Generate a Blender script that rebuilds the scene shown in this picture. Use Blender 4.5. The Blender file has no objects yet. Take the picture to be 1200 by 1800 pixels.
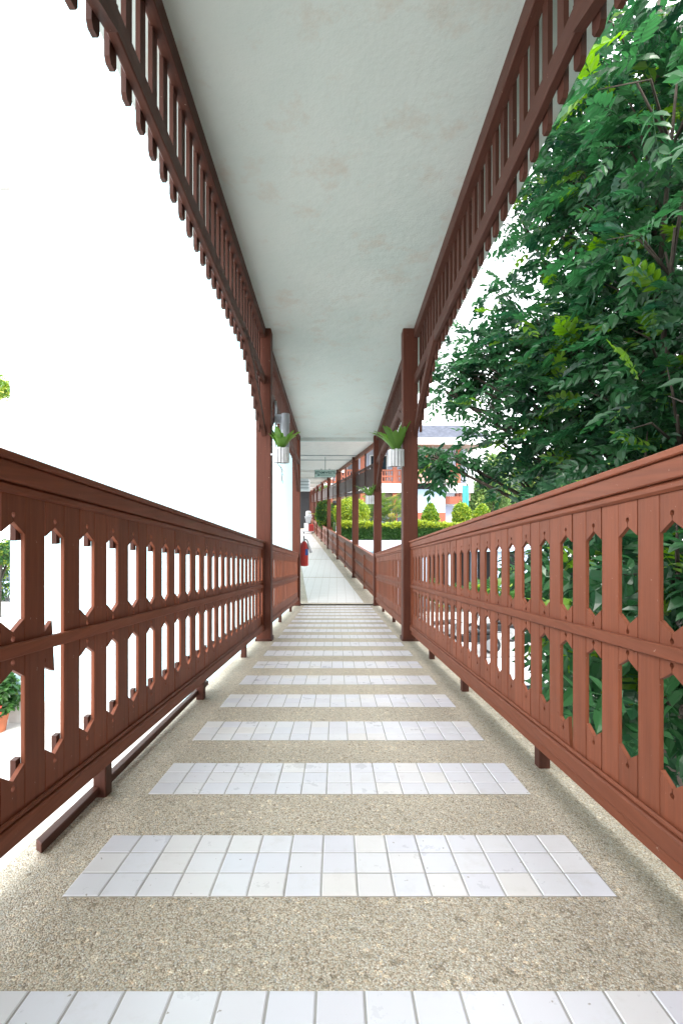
import bpy, bmesh, math, random
import numpy as np
from mathutils import Vector, Matrix
R = math.radians
random.seed(7); rng = np.random.default_rng(7)
S = bpy.context.scene; COL = S.collection
# ------------------------------------------------------------------ camera, sky, sun, exposure
CZ = 4.6                                     # eye height above the ground of the parking lot
F, VX, VY = 850.0, 592.0, 890.0              # focal length and vanishing point in photo pixels (1200 x 1800)
cam = bpy.data.cameras.new('camera'); camo = bpy.data.objects.new('camera', cam); COL.objects.link(camo)
cam.sensor_width = 36.0; cam.sensor_fit = 'AUTO'; cam.lens = F / 1800 * 36
cam.shift_x = (600 - VX) / 1800; cam.shift_y = -(900 - VY) / 1800
cam.clip_start = 0.05; cam.clip_end = 900
camo.location = (0, 0, CZ); camo.rotation_euler = (R(90), 0, 0); S.camera = camo
SUN_EL, SUN_AZ = R(55), R(176)               # azimuth clockwise from +Y: behind the camera, a little to the right
w = bpy.data.worlds.new('World'); S.world = w; w.use_nodes = True
nt = w.node_tree; bg = nt.nodes['Background']
sky = nt.nodes.new('ShaderNodeTexSky'); sky.sky_type = 'NISHITA'; sky.sun_disc = False
sky.sun_elevation = SUN_EL; sky.sun_rotation = SUN_AZ; sky.air_density = 1.4; sky.dust_density = 5.0; sky.ozone_density = 1.0
hs = nt.nodes.new('ShaderNodeHueSaturation'); hs.inputs['Saturation'].default_value = 0.25
nt.links.new(sky.outputs[0], hs.inputs['Color']); 
ov = nt.nodes.new('ShaderNodeMix'); ov.data_type = 'RGBA'; ov.inputs[0].default_value = 0.65        # thin even overcast over the clear sky
ov.inputs[7].default_value = (8.0, 8.2, 8.5, 1); nt.links.new(hs.outputs[0], ov.inputs[6])
nt.links.new(ov.outputs[2], bg.inputs[0]); bg.inputs[1].default_value = 0.15
sl = bpy.data.lights.new('sun', 'SUN'); sl.energy = 1.3; sl.angle = R(12); sl.color = (1.0, 0.96, 0.9)
so = bpy.data.objects.new('sun', sl); COL.objects.link(so)
to_sun = Vector((math.sin(SUN_AZ) * math.cos(SUN_EL), math.cos(SUN_AZ) * math.cos(SUN_EL), math.sin(SUN_EL)))
so.rotation_euler = to_sun.to_track_quat('Z', 'Y').to_euler(); so.location = (6, -10, 30)
S.view_settings.view_transform = 'Standard'; S.view_settings.look = 'None'; S.view_settings.gamma = 1.0
S.view_settings.exposure = 2.18

def at(px, py, Y):                           # photo pixel + distance -> point
    return Vector(((px - VX) * Y / F, Y, CZ + (VY - py) * Y / F))

# ------------------------------------------------------------------ materials
def mat(name): 
    m = bpy.data.materials.new(name); m.use_nodes = True
    return m, m.node_tree, m.node_tree.nodes['Principled BSDF']
def N(nt, t, **kw):
    n = nt.nodes.new(t)
    for k, v in kw.items():
        if k in n.inputs: n.inputs[k].default_value = v
        else: setattr(n, k, v)
    return n
def coords(nt, scale=(1, 1, 1), kind='Object'):
    tc = N(nt, 'ShaderNodeTexCoord'); mp = N(nt, 'ShaderNodeMapping'); mp.inputs['Scale'].default_value = scale
    nt.links.new(tc.outputs[kind], mp.inputs[0]); return mp.outputs[0]
def ramp(nt, src, stops):
    r = N(nt, 'ShaderNodeValToRGB'); e = r.color_ramp.elements
    while len(e) < len(stops): e.new(0.5)
    for k, (p, c) in enumerate(stops): e[k].position = p; e[k].color = (*c, 1) if len(c) == 3 else c
    nt.links.new(src, r.inputs[0]); return r.outputs[0]
def mix(nt, fac, a, b, mode='MIX'):
    m = N(nt, 'ShaderNodeMix', data_type='RGBA', blend_type=mode)
    for sock, v in ((m.inputs[0], fac), (m.inputs[6], a), (m.inputs[7], b)):
        if hasattr(v, 'node'): nt.links.new(v, sock)
        elif isinstance(v, (int, float)): sock.default_value = v
        else: sock.default_value = (*v, 1)
    return m.outputs[2]
def bump(nt, p, h, strength, dist=0.01):
    b = N(nt, 'ShaderNodeBump'); b.inputs['Strength'].default_value = strength; b.inputs['Distance'].default_value = dist
    nt.links.new(h, b.inputs['Height']); nt.links.new(b.outputs[0], p.inputs['Normal'])
def plain(name, col, rough=0.6, var=0.12, scale=6.0, metal=0.0, bmp=0.0, spec=0.5):
    m, t, p = mat(name); c = coords(t)
    n = N(t, 'ShaderNodeTexNoise', Scale=scale, Detail=6.0); t.links.new(c, n.inputs['Vector'])
    lo = tuple(x * (1 - var) for x in col); hi = tuple(min(1, x * (1 + var)) for x in col)
    t.links.new(ramp(t, n.outputs[0], [(0.3, lo), (0.7, hi)]), p.inputs['Base Color'])
    p.inputs['Roughness'].default_value = rough; p.inputs['Metallic'].default_value = metal
    p.inputs['Specular IOR Level'].default_value = spec
    if bmp: bump(t, p, n.outputs[0], bmp)
    return m
def wood(name, col, grain=(60, 60, 3), rough=0.5, spec=0.2):
    m, t, p = mat(name); c = coords(t, grain); c2 = coords(t, (1, 1, 1))
    n = N(t, 'ShaderNodeTexNoise', Scale=1.0, Detail=5.0, Roughness=0.6); t.links.new(c, n.inputs['Vector'])
    n2 = N(t, 'ShaderNodeTexNoise', Scale=5.0, Detail=8.0, Roughness=0.65); t.links.new(c2, n2.inputs['Vector'])
    base = ramp(t, n.outputs[0], [(0.25, tuple(x * .78 for x in col)), (0.75, tuple(x * 1.15 for x in col))])
    worn = mix(t, ramp(t, n2.outputs[0], [(0.62, (0, 0, 0)), (0.85, (0.35, 0.35, 0.35))]), base, tuple(min(1, x * 1.25 + .015) for x in col))
    oi = N(t, 'ShaderNodeObjectInfo'); hv = N(t, 'ShaderNodeHueSaturation')
    mr = N(t, 'ShaderNodeMapRange'); mr.inputs[3].default_value = 0.86; mr.inputs[4].default_value = 1.14
    t.links.new(oi.outputs['Random'], mr.inputs[0]); t.links.new(mr.outputs[0], hv.inputs['Value']); t.links.new(worn, hv.inputs['Color'])
    # scattered scratches and chipped specks
    n3 = N(t, 'ShaderNodeTexNoise', Scale=38.0, Detail=3.0, Roughness=0.7); t.links.new(c2, n3.inputs['Vector'])
    chip = mix(t, ramp(t, n3.outputs[0], [(0.70, (0, 0, 0)), (0.73, (.6, .6, .6))]), hv.outputs[0], (0.42, 0.30, 0.24))
    t.links.new(chip, p.inputs['Base Color'])
    rr = N(t, 'ShaderNodeMapRange'); rr.inputs[3].default_value = rough - .1; rr.inputs[4].default_value = rough + .15
    t.links.new(n2.outputs[0], rr.inputs[0]); t.links.new(rr.outputs[0], p.inputs['Roughness'])
    p.inputs['Specular IOR Level'].default_value = spec
    bump(t, p, n.outputs[0], 0.25, 0.002)
    return m
M = {}
PAINT = (0.222, 0.068, 0.034)
M['wood_v'] = wood('red_brown_paint_vertical', PAINT, (70, 70, 4))
M['wood_h'] = wood('red_brown_paint_along', PAINT, (70, 3, 70))
M['wood_dark'] = wood('dark_brown_paint_vertical', (0.085, 0.033, 0.023), (70, 70, 4))
M['wood_dark_h'] = wood('dark_brown_paint_along', (0.085, 0.033, 0.023), (70, 3, 70))
M['wood_post'] = wood('post_paint', (0.105, 0.034, 0.021), (50, 50, 3))
M['wood_raw'] = wood('weathered_bare_wood', (0.22, 0.16, 0.12), (60, 60, 4), 0.7)
M['warm_white'] = plain('warm_white_soffit', (0.80, 0.76, 0.72), 0.7, 0.05)
M['terracotta'] = plain('terracotta_paint', (0.30, 0.085, 0.045), 0.6)
M['white_paint'] = plain('white_paint', (0.74, 0.75, 0.76), 0.5, 0.05)
M['lilac_wall'] = plain('pale_lilac_wall', (0.42, 0.45, 0.55), 0.8, 0.05, 0.6)
M['blue_wall'] = plain('pale_blue_wall', (0.36, 0.48, 0.60), 0.8, 0.06, 0.8)
M['beige'] = plain('beige_brown_panel', (0.30, 0.22, 0.16), 0.8)
M['brown_panel'] = plain('dull_brown_panel', (0.15, 0.085, 0.055), 0.7)
M['dark'] = plain('dark_interior', (0.018, 0.018, 0.02), 0.7)
M['black_rubber'] = plain('black_rubber', (0.02, 0.02, 0.021), 0.75)
M['steel'] = plain('dull_steel', (0.42, 0.43, 0.44), 0.35, 0.1, metal=0.8)
M['teal'] = plain('teal_sheet', (0.03, 0.24, 0.23), 0.5)
M['red'] = plain('red_enamel', (0.46, 0.025, 0.018), 0.3, 0.06)
M['blue_tag'] = plain('blue_card', (0.03, 0.07, 0.25), 0.5)
M['grey_plastic'] = plain('grey_plastic', (0.42, 0.43, 0.44), 0.45)
M['pvc'] = plain('pale_grey_pipe', (0.36, 0.40, 0.44), 0.4, 0.08)
M['pot_slat'] = plain('white_painted_slat', (0.66, 0.68, 0.70), 0.55, 0.12, 12)
M['soil'] = plain('dark_soil', (0.03, 0.022, 0.016), 0.95, 0.4, 40)
M['clay'] = plain('clay_pot', (0.42, 0.13, 0.06), 0.8, 0.2)
M['flower'] = plain('coral_petal', (0.75, 0.10, 0.07), 0.6)
M['sign_green'] = plain('pale_green_sign', (0.52, 0.66, 0.60), 0.5, 0.06)
M['sign_ink'] = plain('dark_green_lettering', (0.03, 0.10, 0.08), 0.5)
M['sign_frame'] = plain('sign_frame', (0.25, 0.29, 0.27), 0.5)
M['kerb'] = plain('kerb_concrete', (0.42, 0.41, 0.39), 0.85, 0.15, 4)
M['car_white'] = plain('white_car_paint', (0.78, 0.78, 0.78), 0.22, 0.02)
M['car_blue'] = plain('silver_blue_car_paint', (0.34, 0.42, 0.52), 0.25, 0.03)
M['glass'] = plain('dark_glass', (0.02, 0.03, 0.045), 0.08, 0.05)
M['blue_plastic'] = plain('blue_plastic', (0.03, 0.06, 0.28), 0.35)
M['tail_red'] = plain('red_lens', (0.4, 0.01, 0.01), 0.2)
M['roof_tile'] = plain('grey_blue_roof_tile', (0.11, 0.12, 0.155), 0.8, 0.25, 5)
M['bark'] = plain('dark_bark', (0.055, 0.042, 0.032), 0.9, 0.35, 18, bmp=0.6)

def mk_tile():
    m, t, p = mat('white_glazed_tile'); oi = N(t, 'ShaderNodeObjectInfo'); c = coords(t)
    col = ramp(t, oi.outputs['Random'], [(0.0, (0.76, 0.76, 0.82)), (0.35, (0.83, 0.83, 0.85)), (0.7, (0.79, 0.80, 0.86)), (1.0, (0.84, 0.82, 0.80))])
    n = N(t, 'ShaderNodeTexNoise', Scale=9.0, Detail=6.0, Roughness=0.7)
    g = N(t, 'ShaderNodeNewGeometry'); t.links.new(g.outputs['Position'], n.inputs['Vector'])
    col = mix(t, ramp(t, n.outputs[0], [(0.55, (0, 0, 0)), (0.8, (0.35, 0.35, 0.35))]), col, (0.55, 0.52, 0.46))
    n4 = N(t, 'ShaderNodeTexNoise', Scale=55.0, Detail=2.0); t.links.new(g.outputs['Position'], n4.inputs['Vector'])
    col = mix(t, ramp(t, n4.outputs[0], [(0.74, (0, 0, 0)), (0.76, (0.7, 0.7, 0.7))]), col, (0.30, 0.26, 0.21))
    t.links.new(col, p.inputs['Base Color'])
    rr = N(t, 'ShaderNodeMapRange'); rr.inputs[3].default_value = 0.18; rr.inputs[4].default_value = 0.42
    t.links.new(n.outputs[0], rr.inputs[0]); t.links.new(rr.outputs[0], p.inputs['Roughness'])
    return m
M['tile'] = mk_tile()
def mk_pebble(name, light=1.0, edge_band=True):
    m, t, p = mat(name); g = N(t, 'ShaderNodeNewGeometry')
    v = N(t, 'ShaderNodeTexVoronoi', Scale=280.0, Randomness=1.0); t.links.new(g.outputs['Position'], v.inputs['Vector'])
    v2 = N(t, 'ShaderNodeTexVoronoi', Scale=90.0, Randomness=1.0); t.links.new(g.outputs['Position'], v2.inputs['Vector'])
    sp = N(t, 'ShaderNodeSeparateColor'); t.links.new(v.outputs['Color'], sp.inputs[0])
    k = light
    col = ramp(t, sp.outputs[0], [(0.0, (.20*k, .165*k, .125*k)), (0.2, (.35*k, .30*k, .225*k)), (0.42, (.39*k, .38*k, .325*k)), (0.62, (.46*k, .43*k, .365*k)), (0.8, (.41*k, .335*k, .245*k)), (0.93, (.55*k, .54*k, .50*k)), (1.0, (.28*k, .285*k, .28*k))])
    gap = ramp(t, v.outputs['Distance'], [(0.35, (1, 1, 1)), (0.75, (0.62, 0.58, 0.52))])
    col = mix(t, 0.85, col, gap, 'MULTIPLY')
    sp2 = N(t, 'ShaderNodeSeparateColor'); t.links.new(v2.outputs['Color'], sp2.inputs[0])
    big = ramp(t, sp2.outputs[1], [(0.0, (.62, .60, .56)), (0.03, (.62, .60, .56)), (0.05, (1, 1, 1)), (0.93, (1, 1, 1)), (0.97, (1.35, 1.33, 1.28))])
    col = mix(t, 0.8, col, big, 'MULTIPLY')
    n = N(t, 'ShaderNodeTexNoise', Scale=2.2, Detail=6.0, Roughness=0.6); t.links.new(g.outputs['Position'], n.inputs['Vector'])
    col = mix(t, 1.0, col, ramp(t, n.outputs[0], [(0.3, (.86, .85, .83)), (0.7, (1.08, 1.07, 1.05))]), 'MULTIPLY')
    if edge_band:                                # darker wavering band along both edges
        sx = N(t, 'ShaderNodeSeparateXYZ'); t.links.new(g.outputs['Position'], sx.inputs[0])
        ab = N(t, 'ShaderNodeMath', operation='ABSOLUTE'); t.links.new(sx.outputs[0], ab.inputs[0])
        nn = N(t, 'ShaderNodeTexNoise', Scale=3.0, Detail=7.0, Roughness=0.65); t.links.new(g.outputs['Position'], nn.inputs['Vector'])
        ma = N(t, 'ShaderNodeMath', operation='MULTIPLY_ADD'); t.links.new(nn.outputs[0], ma.inputs[0]); ma.inputs[1].default_value = 0.16; t.links.new(ab.outputs[0], ma.inputs[2])
        band = ramp(t, ma.outputs[0], [(0.0, (1, 1, 1)), (0.78, (1, 1, 1)), (0.855, (.55, .55, .53)), (0.89, (.6, .6, .58)), (0.96, (1, 1, 1))])
        col = mix(t, 0.75, col, band, 'MULTIPLY')
    t.links.new(col, p.inputs['Base Color']); p.inputs['Roughness'].default_value = 0.7
    inv = N(t, 'ShaderNodeMath', operation='SUBTRACT'); inv.inputs[0].default_value = 1.0; t.links.new(v.outputs['Distance'], inv.inputs[1])
    bump(t, p, inv.outputs[0], 0.7, 0.004)
    return m
M['pebble'] = mk_pebble('washed_pebble_floor', 1.68)
M['pebble_pale'] = mk_pebble('pale_washed_pebble_floor', 1.7, False)
def mk_plaster():
    m, t, p = mat('white_plaster_ceiling'); g = N(t, 'ShaderNodeNewGeometry')
    n = N(t, 'ShaderNodeTexNoise', Scale=1.3, Detail=7.0, Roughness=0.62); t.links.new(g.outputs['Position'], n.inputs['Vector'])
    n2 = N(t, 'ShaderNodeTexNoise', Scale=3.1, Detail=5.0, Roughness=0.7); t.links.new(g.outputs['Position'], n2.inputs['Vector'])
    c = ramp(t, n.outputs[0], [(0.3, (.545, .635, .615)), (0.6, (.61, .685, .665))])
    c = mix(t, ramp(t, n2.outputs[0], [(0.54, (0, 0, 0)), (0.74, (.8, .8, .8))]), c, (.54, .51, .45))
    t.links.new(c, p.inputs['Base Color']); p.inputs['Roughness'].default_value = 0.75
    n3 = N(t, 'ShaderNodeTexNoise', Scale=11.0, Detail=8.0, Roughness=0.7); t.links.new(g.outputs['Position'], n3.inputs['Vector'])
    bump(t, p, n3.outputs[0], 0.3, 0.02)
    return m
M['plaster'] = mk_plaster()
def mk_wall():
    m, t, p = mat('pale_cyan_white_render'); g = N(t, 'ShaderNodeNewGeometry')
    n = N(t, 'ShaderNodeTexNoise', Scale=0.9, Detail=6.0); t.links.new(g.outputs['Position'], n.inputs['Vector'])
    c = ramp(t, n.outputs[0], [(0.3, (.40, .62, .67)), (0.7, (.44, .66, .70))])
    v = N(t, 'ShaderNodeTexVoronoi', Scale=0.55, feature='DISTANCE_TO_EDGE'); 
    nz = N(t, 'ShaderNodeTexNoise', Scale=2.5, Detail=5.0); t.links.new(g.outputs['Position'], nz.inputs['Vector'])
    ad = N(t, 'ShaderNodeVectorMath', operation='ADD'); t.links.new(g.outputs['Position'], ad.inputs[0]); t.links.new(nz.outputs['Color'], ad.inputs[1])
    t.links.new(ad.outputs[0], v.inputs['Vector'])
    c = mix(t, ramp(t, v.outputs[0], [(0.0, (.6, .6, .6)), (0.008, (0, 0, 0))]), c, (.35, .40, .42))
    t.links.new(c, p.inputs['Base Color']); p.inputs['Roughness'].default_value = 0.8
    return m
M['wall'] = mk_wall()
def mk_ground():
    m, t, p = mat('pale_concrete_lot'); g = N(t, 'ShaderNodeNewGeometry')
    n = N(t, 'ShaderNodeTexNoise', Scale=0.5, Detail=8.0, Roughness=0.6); t.links.new(g.outputs['Position'], n.inputs['Vector'])
    n2 = N(t, 'ShaderNodeTexNoise', Scale=14.0, Detail=6.0); t.links.new(g.outputs['Position'], n2.inputs['Vector'])
    c = ramp(t, n.outputs[0], [(0.3, (.34, .335, .32)), (0.7, (.44, .43, .415))])
    c = mix(t, 0.5, c, ramp(t, n2.outputs[0], [(0.3, (.75, .75, .75)), (0.7, (1.1, 1.1, 1.1))]), 'MULTIPLY')
    t.links.new(c, p.inputs['Base Color']); p.inputs['Roughness'].default_value = 0.85; bump(t, p, n2.outputs[0], 0.3, 0.01)
    return m
M['ground'] = mk_ground()
def mk_landing():
    m, t, p = mat('pale_small_floor_tile'); g = N(t, 'ShaderNodeNewGeometry')
    b = N(t, 'ShaderNodeTexBrick', Scale=1.0, offset=0.0); b.inputs['Brick Width'].default_value = .2; b.inputs['Row Height'].default_value = .2
    b.inputs['Mortar Size'].default_value = .006
    b.inputs['Color1'].default_value = (.88, .87, .84, 1); b.inputs['Color2'].default_value = (.85, .84, .81, 1); b.inputs['Mortar'].default_value = (.68, .66, .61, 1)
    t.links.new(g.outputs['Position'], b.inputs['Vector'])
    t.links.new(b.outputs[0], p.inputs['Base Color']); p.inputs['Roughness'].default_value = 0.35
    return m
M['landing'] = mk_landing()
def leafmat(name, lo, mid, hi, gloss=0.35, trans=0.35):
    m, t, p = mat(name); at_ = N(t, 'ShaderNodeAttribute', attribute_name='tone'); oi = N(t, 'ShaderNodeObjectInfo')
    ad = N(t, 'ShaderNodeMath', operation='ADD'); t.links.new(at_.outputs['Fac'], ad.inputs[0])
    ml = N(t, 'ShaderNodeMath', operation='MULTIPLY'); t.links.new(oi.outputs['Random'], ml.inputs[0]); ml.inputs[1].default_value = 0.10
    t.links.new(ml.outputs[0], ad.inputs[1])
    c = ramp(t, ad.outputs[0], [(0.0, lo), (0.5, mid), (0.82, mid), (0.94, hi)])
    t.links.new(c, p.inputs['Base Color']); p.inputs['Roughness'].default_value = gloss; p.inputs['Specular IOR Level'].default_value = 0.4
    tr = N(t, 'ShaderNodeBsdfTranslucent'); mx = N(t, 'ShaderNodeMixShader'); mx.inputs[0].default_value = trans
    tc = N(t, 'ShaderNodeHueSaturation', Saturation=1.15, Value=1.6); t.links.new(c, tc.inputs['Color']); t.links.new(tc.outputs[0], tr.inputs[0])
    out = t.nodes['Material Output']; t.links.new(p.outputs[0], mx.inputs[1]); t.links.new(tr.outputs[0], mx.inputs[2]); t.links.new(mx.outputs[0], out.inputs[0])
    return m
M['leaf'] = leafmat('dark_green_leaf', (.011, .042, .022), (.036, .112, .042), (.13, .25, .03), 0.36, 0.42)
M['hedge_leaf'] = leafmat('hedge_leaf', (.02, .06, .02), (.05, .12, .03), (.30, .36, .04))
M['yellow_leaf'] = leafmat('yellow_green_leaf', (.05, .12, .02), (.13, .23, .03), (.32, .38, .05))
M['fern'] = leafmat('fern_leaf', (.07, .16, .03), (.13, .27, .05), (.28, .42, .09), 0.3)
M['palm_leaf'] = leafmat('palm_leaf', (.06, .12, .03), (.12, .20, .05), (.34, .32, .08), 0.4)
M['far_leaf'] = leafmat('pale_far_leaf', (.07, .13, .04), (.12, .20, .06), (.25, .32, .08), 0.5)

# ------------------------------------------------------------------ mesh helpers
class MB:
    def __init__(s): s.v = []; s.f = []
    def add(s, verts, faces):
        o = len(s.v); s.v += [tuple(v) for v in verts]; s.f += [tuple(i + o for i in f) for f in faces]; return s
    def hexa(s, p):                          # eight points: bottom 4 (ccw), top 4
        return s.add(p, [(3, 2, 1, 0), (4, 5, 6, 7), (0, 1, 5, 4), (1, 2, 6, 5), (2, 3, 7, 6), (3, 0, 4, 7)])
    def box(s, x0, x1, y0, y1, z0, z1):
        return s.hexa([(x0, y0, z0), (x1, y0, z0), (x1, y1, z0), (x0, y1, z0), (x0, y0, z1), (x1, y0, z1), (x1, y1, z1), (x0, y1, z1)])
    def slope(s, x0, x1, y0, y1, h0, h1, fn): # box whose bottom and top follow fn(y)
        return s.hexa([(x0, y0, fn(y0) + h0), (x1, y0, fn(y0) + h0), (x1, y1, fn(y1) + h0), (x0, y1, fn(y1) + h0),
                       (x0, y0, fn(y0) + h1), (x1, y0, fn(y0) + h1), (x1, y1, fn(y1) + h1), (x0, y1, fn(y1) + h1)])
    def prism(s, pts, vec):
        n = len(pts); v = Vector(vec); a = [Vector(p) for p in pts]
        return s.add(a + [p + v for p in a], [tuple(range(n))[::-1], tuple(range(n, 2 * n))] + [(i, (i + 1) % n, n + (i + 1) % n, n + i) for i in range(n)])
    def lathe(s, prof, c=(0, 0, 0), n=16, axis='Z'):
        o = len(s.v); c = Vector(c)
        for r, h in prof:
            for k in range(n):
                a = 2 * math.pi * k / n; q = (r * math.cos(a), r * math.sin(a), h)
                if axis == 'X': q = (h, r * math.cos(a), r * math.sin(a))
                if axis == 'Y': q = (r * math.cos(a), h, r * math.sin(a))
                s.v.append(tuple(c + Vector(q)))
        for i in range(len(prof) - 1):
            for k in range(n): s.f.append((o + i * n + k, o + i * n + (k + 1) % n, o + (i + 1) * n + (k + 1) % n, o + (i + 1) * n + k))
        s.f.append(tuple(o + k for k in range(n))[::-1]); s.f.append(tuple(o + (len(prof) - 1) * n + k for k in range(n)))
        return s
    def tube(s, pts, rad, n=8):
        pts = [Vector(p) for p in pts]; o = len(s.v)
        rr = rad if isinstance(rad, (list, tuple)) else [rad] * len(pts)
        for i, p in enumerate(pts):
            d = (pts[min(i + 1, len(pts) - 1)] - pts[max(i - 1, 0)]).normalized()
            u = d.orthogonal().normalized() if i == 0 else (u - d * u.dot(d)).normalized()
            vv = d.cross(u)
            for k in range(n):
                a = 2 * math.pi * k / n; s.v.append(tuple(p + (u * math.cos(a) + vv * math.sin(a)) * rr[i]))
        for i in range(len(pts) - 1):
            for k in range(n): s.f.append((o + i * n + k, o + i * n + (k + 1) % n, o + (i + 1) * n + (k + 1) % n, o + (i + 1) * n + k))
        s.f.append(tuple(o + k for k in range(n))[::-1]); s.f.append(tuple(o + (len(pts) - 1) * n + k for k in range(n)))
        return s
    def mesh(s, name, m, bevel=0.0, smooth=False, origin=None):
        v = s.v
        if origin is not None: v = [(a - origin[0], b - origin[1], c - origin[2]) for a, b, c in v]
        me = bpy.data.meshes.new(name); me.from_pydata(v, [], s.f)
        bm = bmesh.new(); bm.from_mesh(me)
        bmesh.ops.recalc_face_normals(bm, faces=bm.faces)
        if bevel: bmesh.ops.bevel(bm, geom=[e for e in bm.edges if len(e.link_faces) == 2 and e.calc_face_angle(0) > 0.6], offset=bevel, segments=1, affect='EDGES', clamp_overlap=True)
        bm.to_mesh(me); bm.free()
        if smooth:
            for p in me.polygons: p.use_smooth = True
        me.materials.append(M[m] if isinstance(m, str) else m); return me
    def build(s, name, m, parent=None, bevel=0.0, smooth=False, origin=None):
        return obj(name, s.mesh(name, m, bevel, smooth, origin), parent, origin or (0, 0, 0))
def obj(name, me, parent=None, loc=(0, 0, 0)):
    o = bpy.data.objects.new(name, me); COL.objects.link(o)
    o.location = Vector(loc) - (root_loc(parent) if parent else Vector()); o.parent = parent; return o
def root_loc(o):
    p = Vector()
    while o: p = p + o.location; o = o.parent
    return p
def tag(o, label=None, cat=None, group=None, kind=None):
    for k, v in (('label', label), ('category', cat), ('group', group), ('kind', kind)):
        if v: o[k] = v
    return o
def thing(name, label, cat, loc=(0, 0, 0), group=None):
    o = bpy.data.objects.new(name, None); COL.objects.link(o); o.location = loc; o.empty_display_size = 0.1
    return tag(o, label, cat, group)
def struct(o): o['kind'] = 'structure'; return o

# ------------------------------------------------------------------ the ground and the ramp
RS = 0.125                                   # ramp falls 12.5 cm per metre away from the camera
fl = lambda y: CZ - 0.8 - RS * y             # ramp floor
ce = lambda y: CZ + 2.425 - 0.098 * y        # underside of the canopy
ZL = CZ - 2.03                               # landing floor
CC = CZ + 1.40                               # corridor ceiling
xr = lambda y: 1.765 - 0.0965 * y            # right edge of the corridor, which turns left
POSTS = [0.55, 5.28, 9.98]                   # post centres along the ramp
g = MB().add([(-400, -300, 0), (400, -300, 0), (400, 600, 0), (-400, 600, 0)], [(0, 1, 2, 3)])
struct(g.build('ground', 'ground'))
rm = MB().slope(-0.885, 0.925, -9, 10.02, -0.22, 0, fl)
ramp_o = struct(rm.build('ramp', 'pebble'))
for y in (0.55, 5.28, 9.7):                  # concrete legs under the ramp
    MB().box(-.5, .5, y - .15, y + .15, 0, fl(y) - .215).build('support_pier', 'kerb', ramp_o)
T, P_ = 0.0851, 0.0896
def tile_mesh():
    h = T / 2; b = 0.0022; zz = lambda y: -RS * y
    lo, hi = -0.004, 0.0042
    v = []
    for (e, z) in ((h, lo), (h, hi - .0014), (h - b, hi)):
        v += [(-e, -e, z + zz(-e)), (e, -e, z + zz(-e)), (e, e, z + zz(e)), (-e, e, z + zz(e))]
    f = [(8, 9, 10, 11)] + [(i + a, (i + 1) % 4 + a, (i + 1) % 4 + a + 4, i + a + 4) for a in (0, 4) for i in range(4)]
    return MB().add(v, f)
tm = tile_mesh(); tme = tm.mesh('tile', 'tile')
bed = MB(); rest = MB(); X0 = 0.008 - 7 * P_
for k in range(-1, 17):
    ys = 1.169 + 0.527 * k; jit = random.uniform(-.004, .004)
    bed.slope(X0 - P_ / 2 + .002, X0 + 14.5 * P_ - .002, ys + .002, ys + 3 * P_ - .002, -.001, .0022, fl)
    for r_ in range(3):
        for c_ in range(15):
            x = X0 + c_ * P_ + jit; y = ys + (r_ + .5) * P_
            if k <= 5:
                o = obj('tile', tme, ramp_o, (x, y, fl(y) + random.uniform(-.0004, .0006)))
                o.rotation_euler = (random.gauss(0, .0025), random.gauss(0, .0025), random.gauss(0, .004))
            else: rest.add([(a + x, b + y, c + fl(y)) for a, b, c in tm.v], tm.f)
bed.build('grout_bed', 'kerb', ramp_o)
tag(rest.build('tile', 'tile', ramp_o), 'white tile strips of the far half of the ramp', kind='stuff')

# ------------------------------------------------------------------ canopy over the ramp
roof = thing('canopy_roof', 'long sloping white plaster canopy roof over the tiled ramp', 'roof', (0, 0, ce(0)))
MB().slope(-1.10, 1.22, -9, 10.12, 0, 0.16, ce).build('slab', 'plaster', roof)
MB().slope(-1.15, 1.27, -9, 10.15, 0.163, 0.20, ce).build('roof_cap', 'kerb', roof)
MB().box(-.80, .85, 10.125, 10.25, CC - .03, ce(10.1) + .16).build('end_beam', 'plaster', roof)

SIDE = {-1: 'left', 1: 'right'}
def xs(s, a, b): return (s * a, s * b) if s > 0 else (s * b, s * a)
POSTLAB = {(0.55, -1): 'brown timber post beside the camera carrying the left of the canopy', (0.55, 1): 'brown timber post beside the camera carrying the right of the canopy',
           (5.28, -1): 'tall brown timber post with a hanging fern on the left of the ramp', (5.28, 1): 'tall brown timber post with a large bird nest fern on the right of the ramp',
           (9.98, -1): 'narrow brown timber post at the ramp foot next to the white wall', (9.98, 1): 'brown timber post at the right of the ramp foot with a small spiky planter'}
for yc in POSTS:
    for s in (-1, 1):
        i_ = 0.71 if yc < 9 else 0.755
        x0, x1 = xs(s, i_, i_ + .16)
        t = thing('post', POSTLAB[(yc, s)], 'post', (s * (i_ + .08), yc, fl(yc)), 'timber posts of the ramp canopy')
        zt_ = [ce(yc - .08) + .02, ce(yc + .08) + .02]; zb_ = fl(yc + .08) - .02
        MB().hexa([(x0, yc - .08, zb_), (x1, yc - .08, zb_), (x1, yc + .08, zb_), (x0, yc + .08, zb_), (x0, yc - .08, zt_[0]), (x1, yc - .08, zt_[0]), (x1, yc + .08, zt_[1]), (x0, yc + .08, zt_[1])]).build('shaft', 'wood_post', t, .008)
        MB().box(x0 - .012, x1 + .012, yc - .092, yc + .092, fl(yc) - .01, fl(yc) + .035).build('foot_block', 'wood_dark', t, .006)

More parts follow.
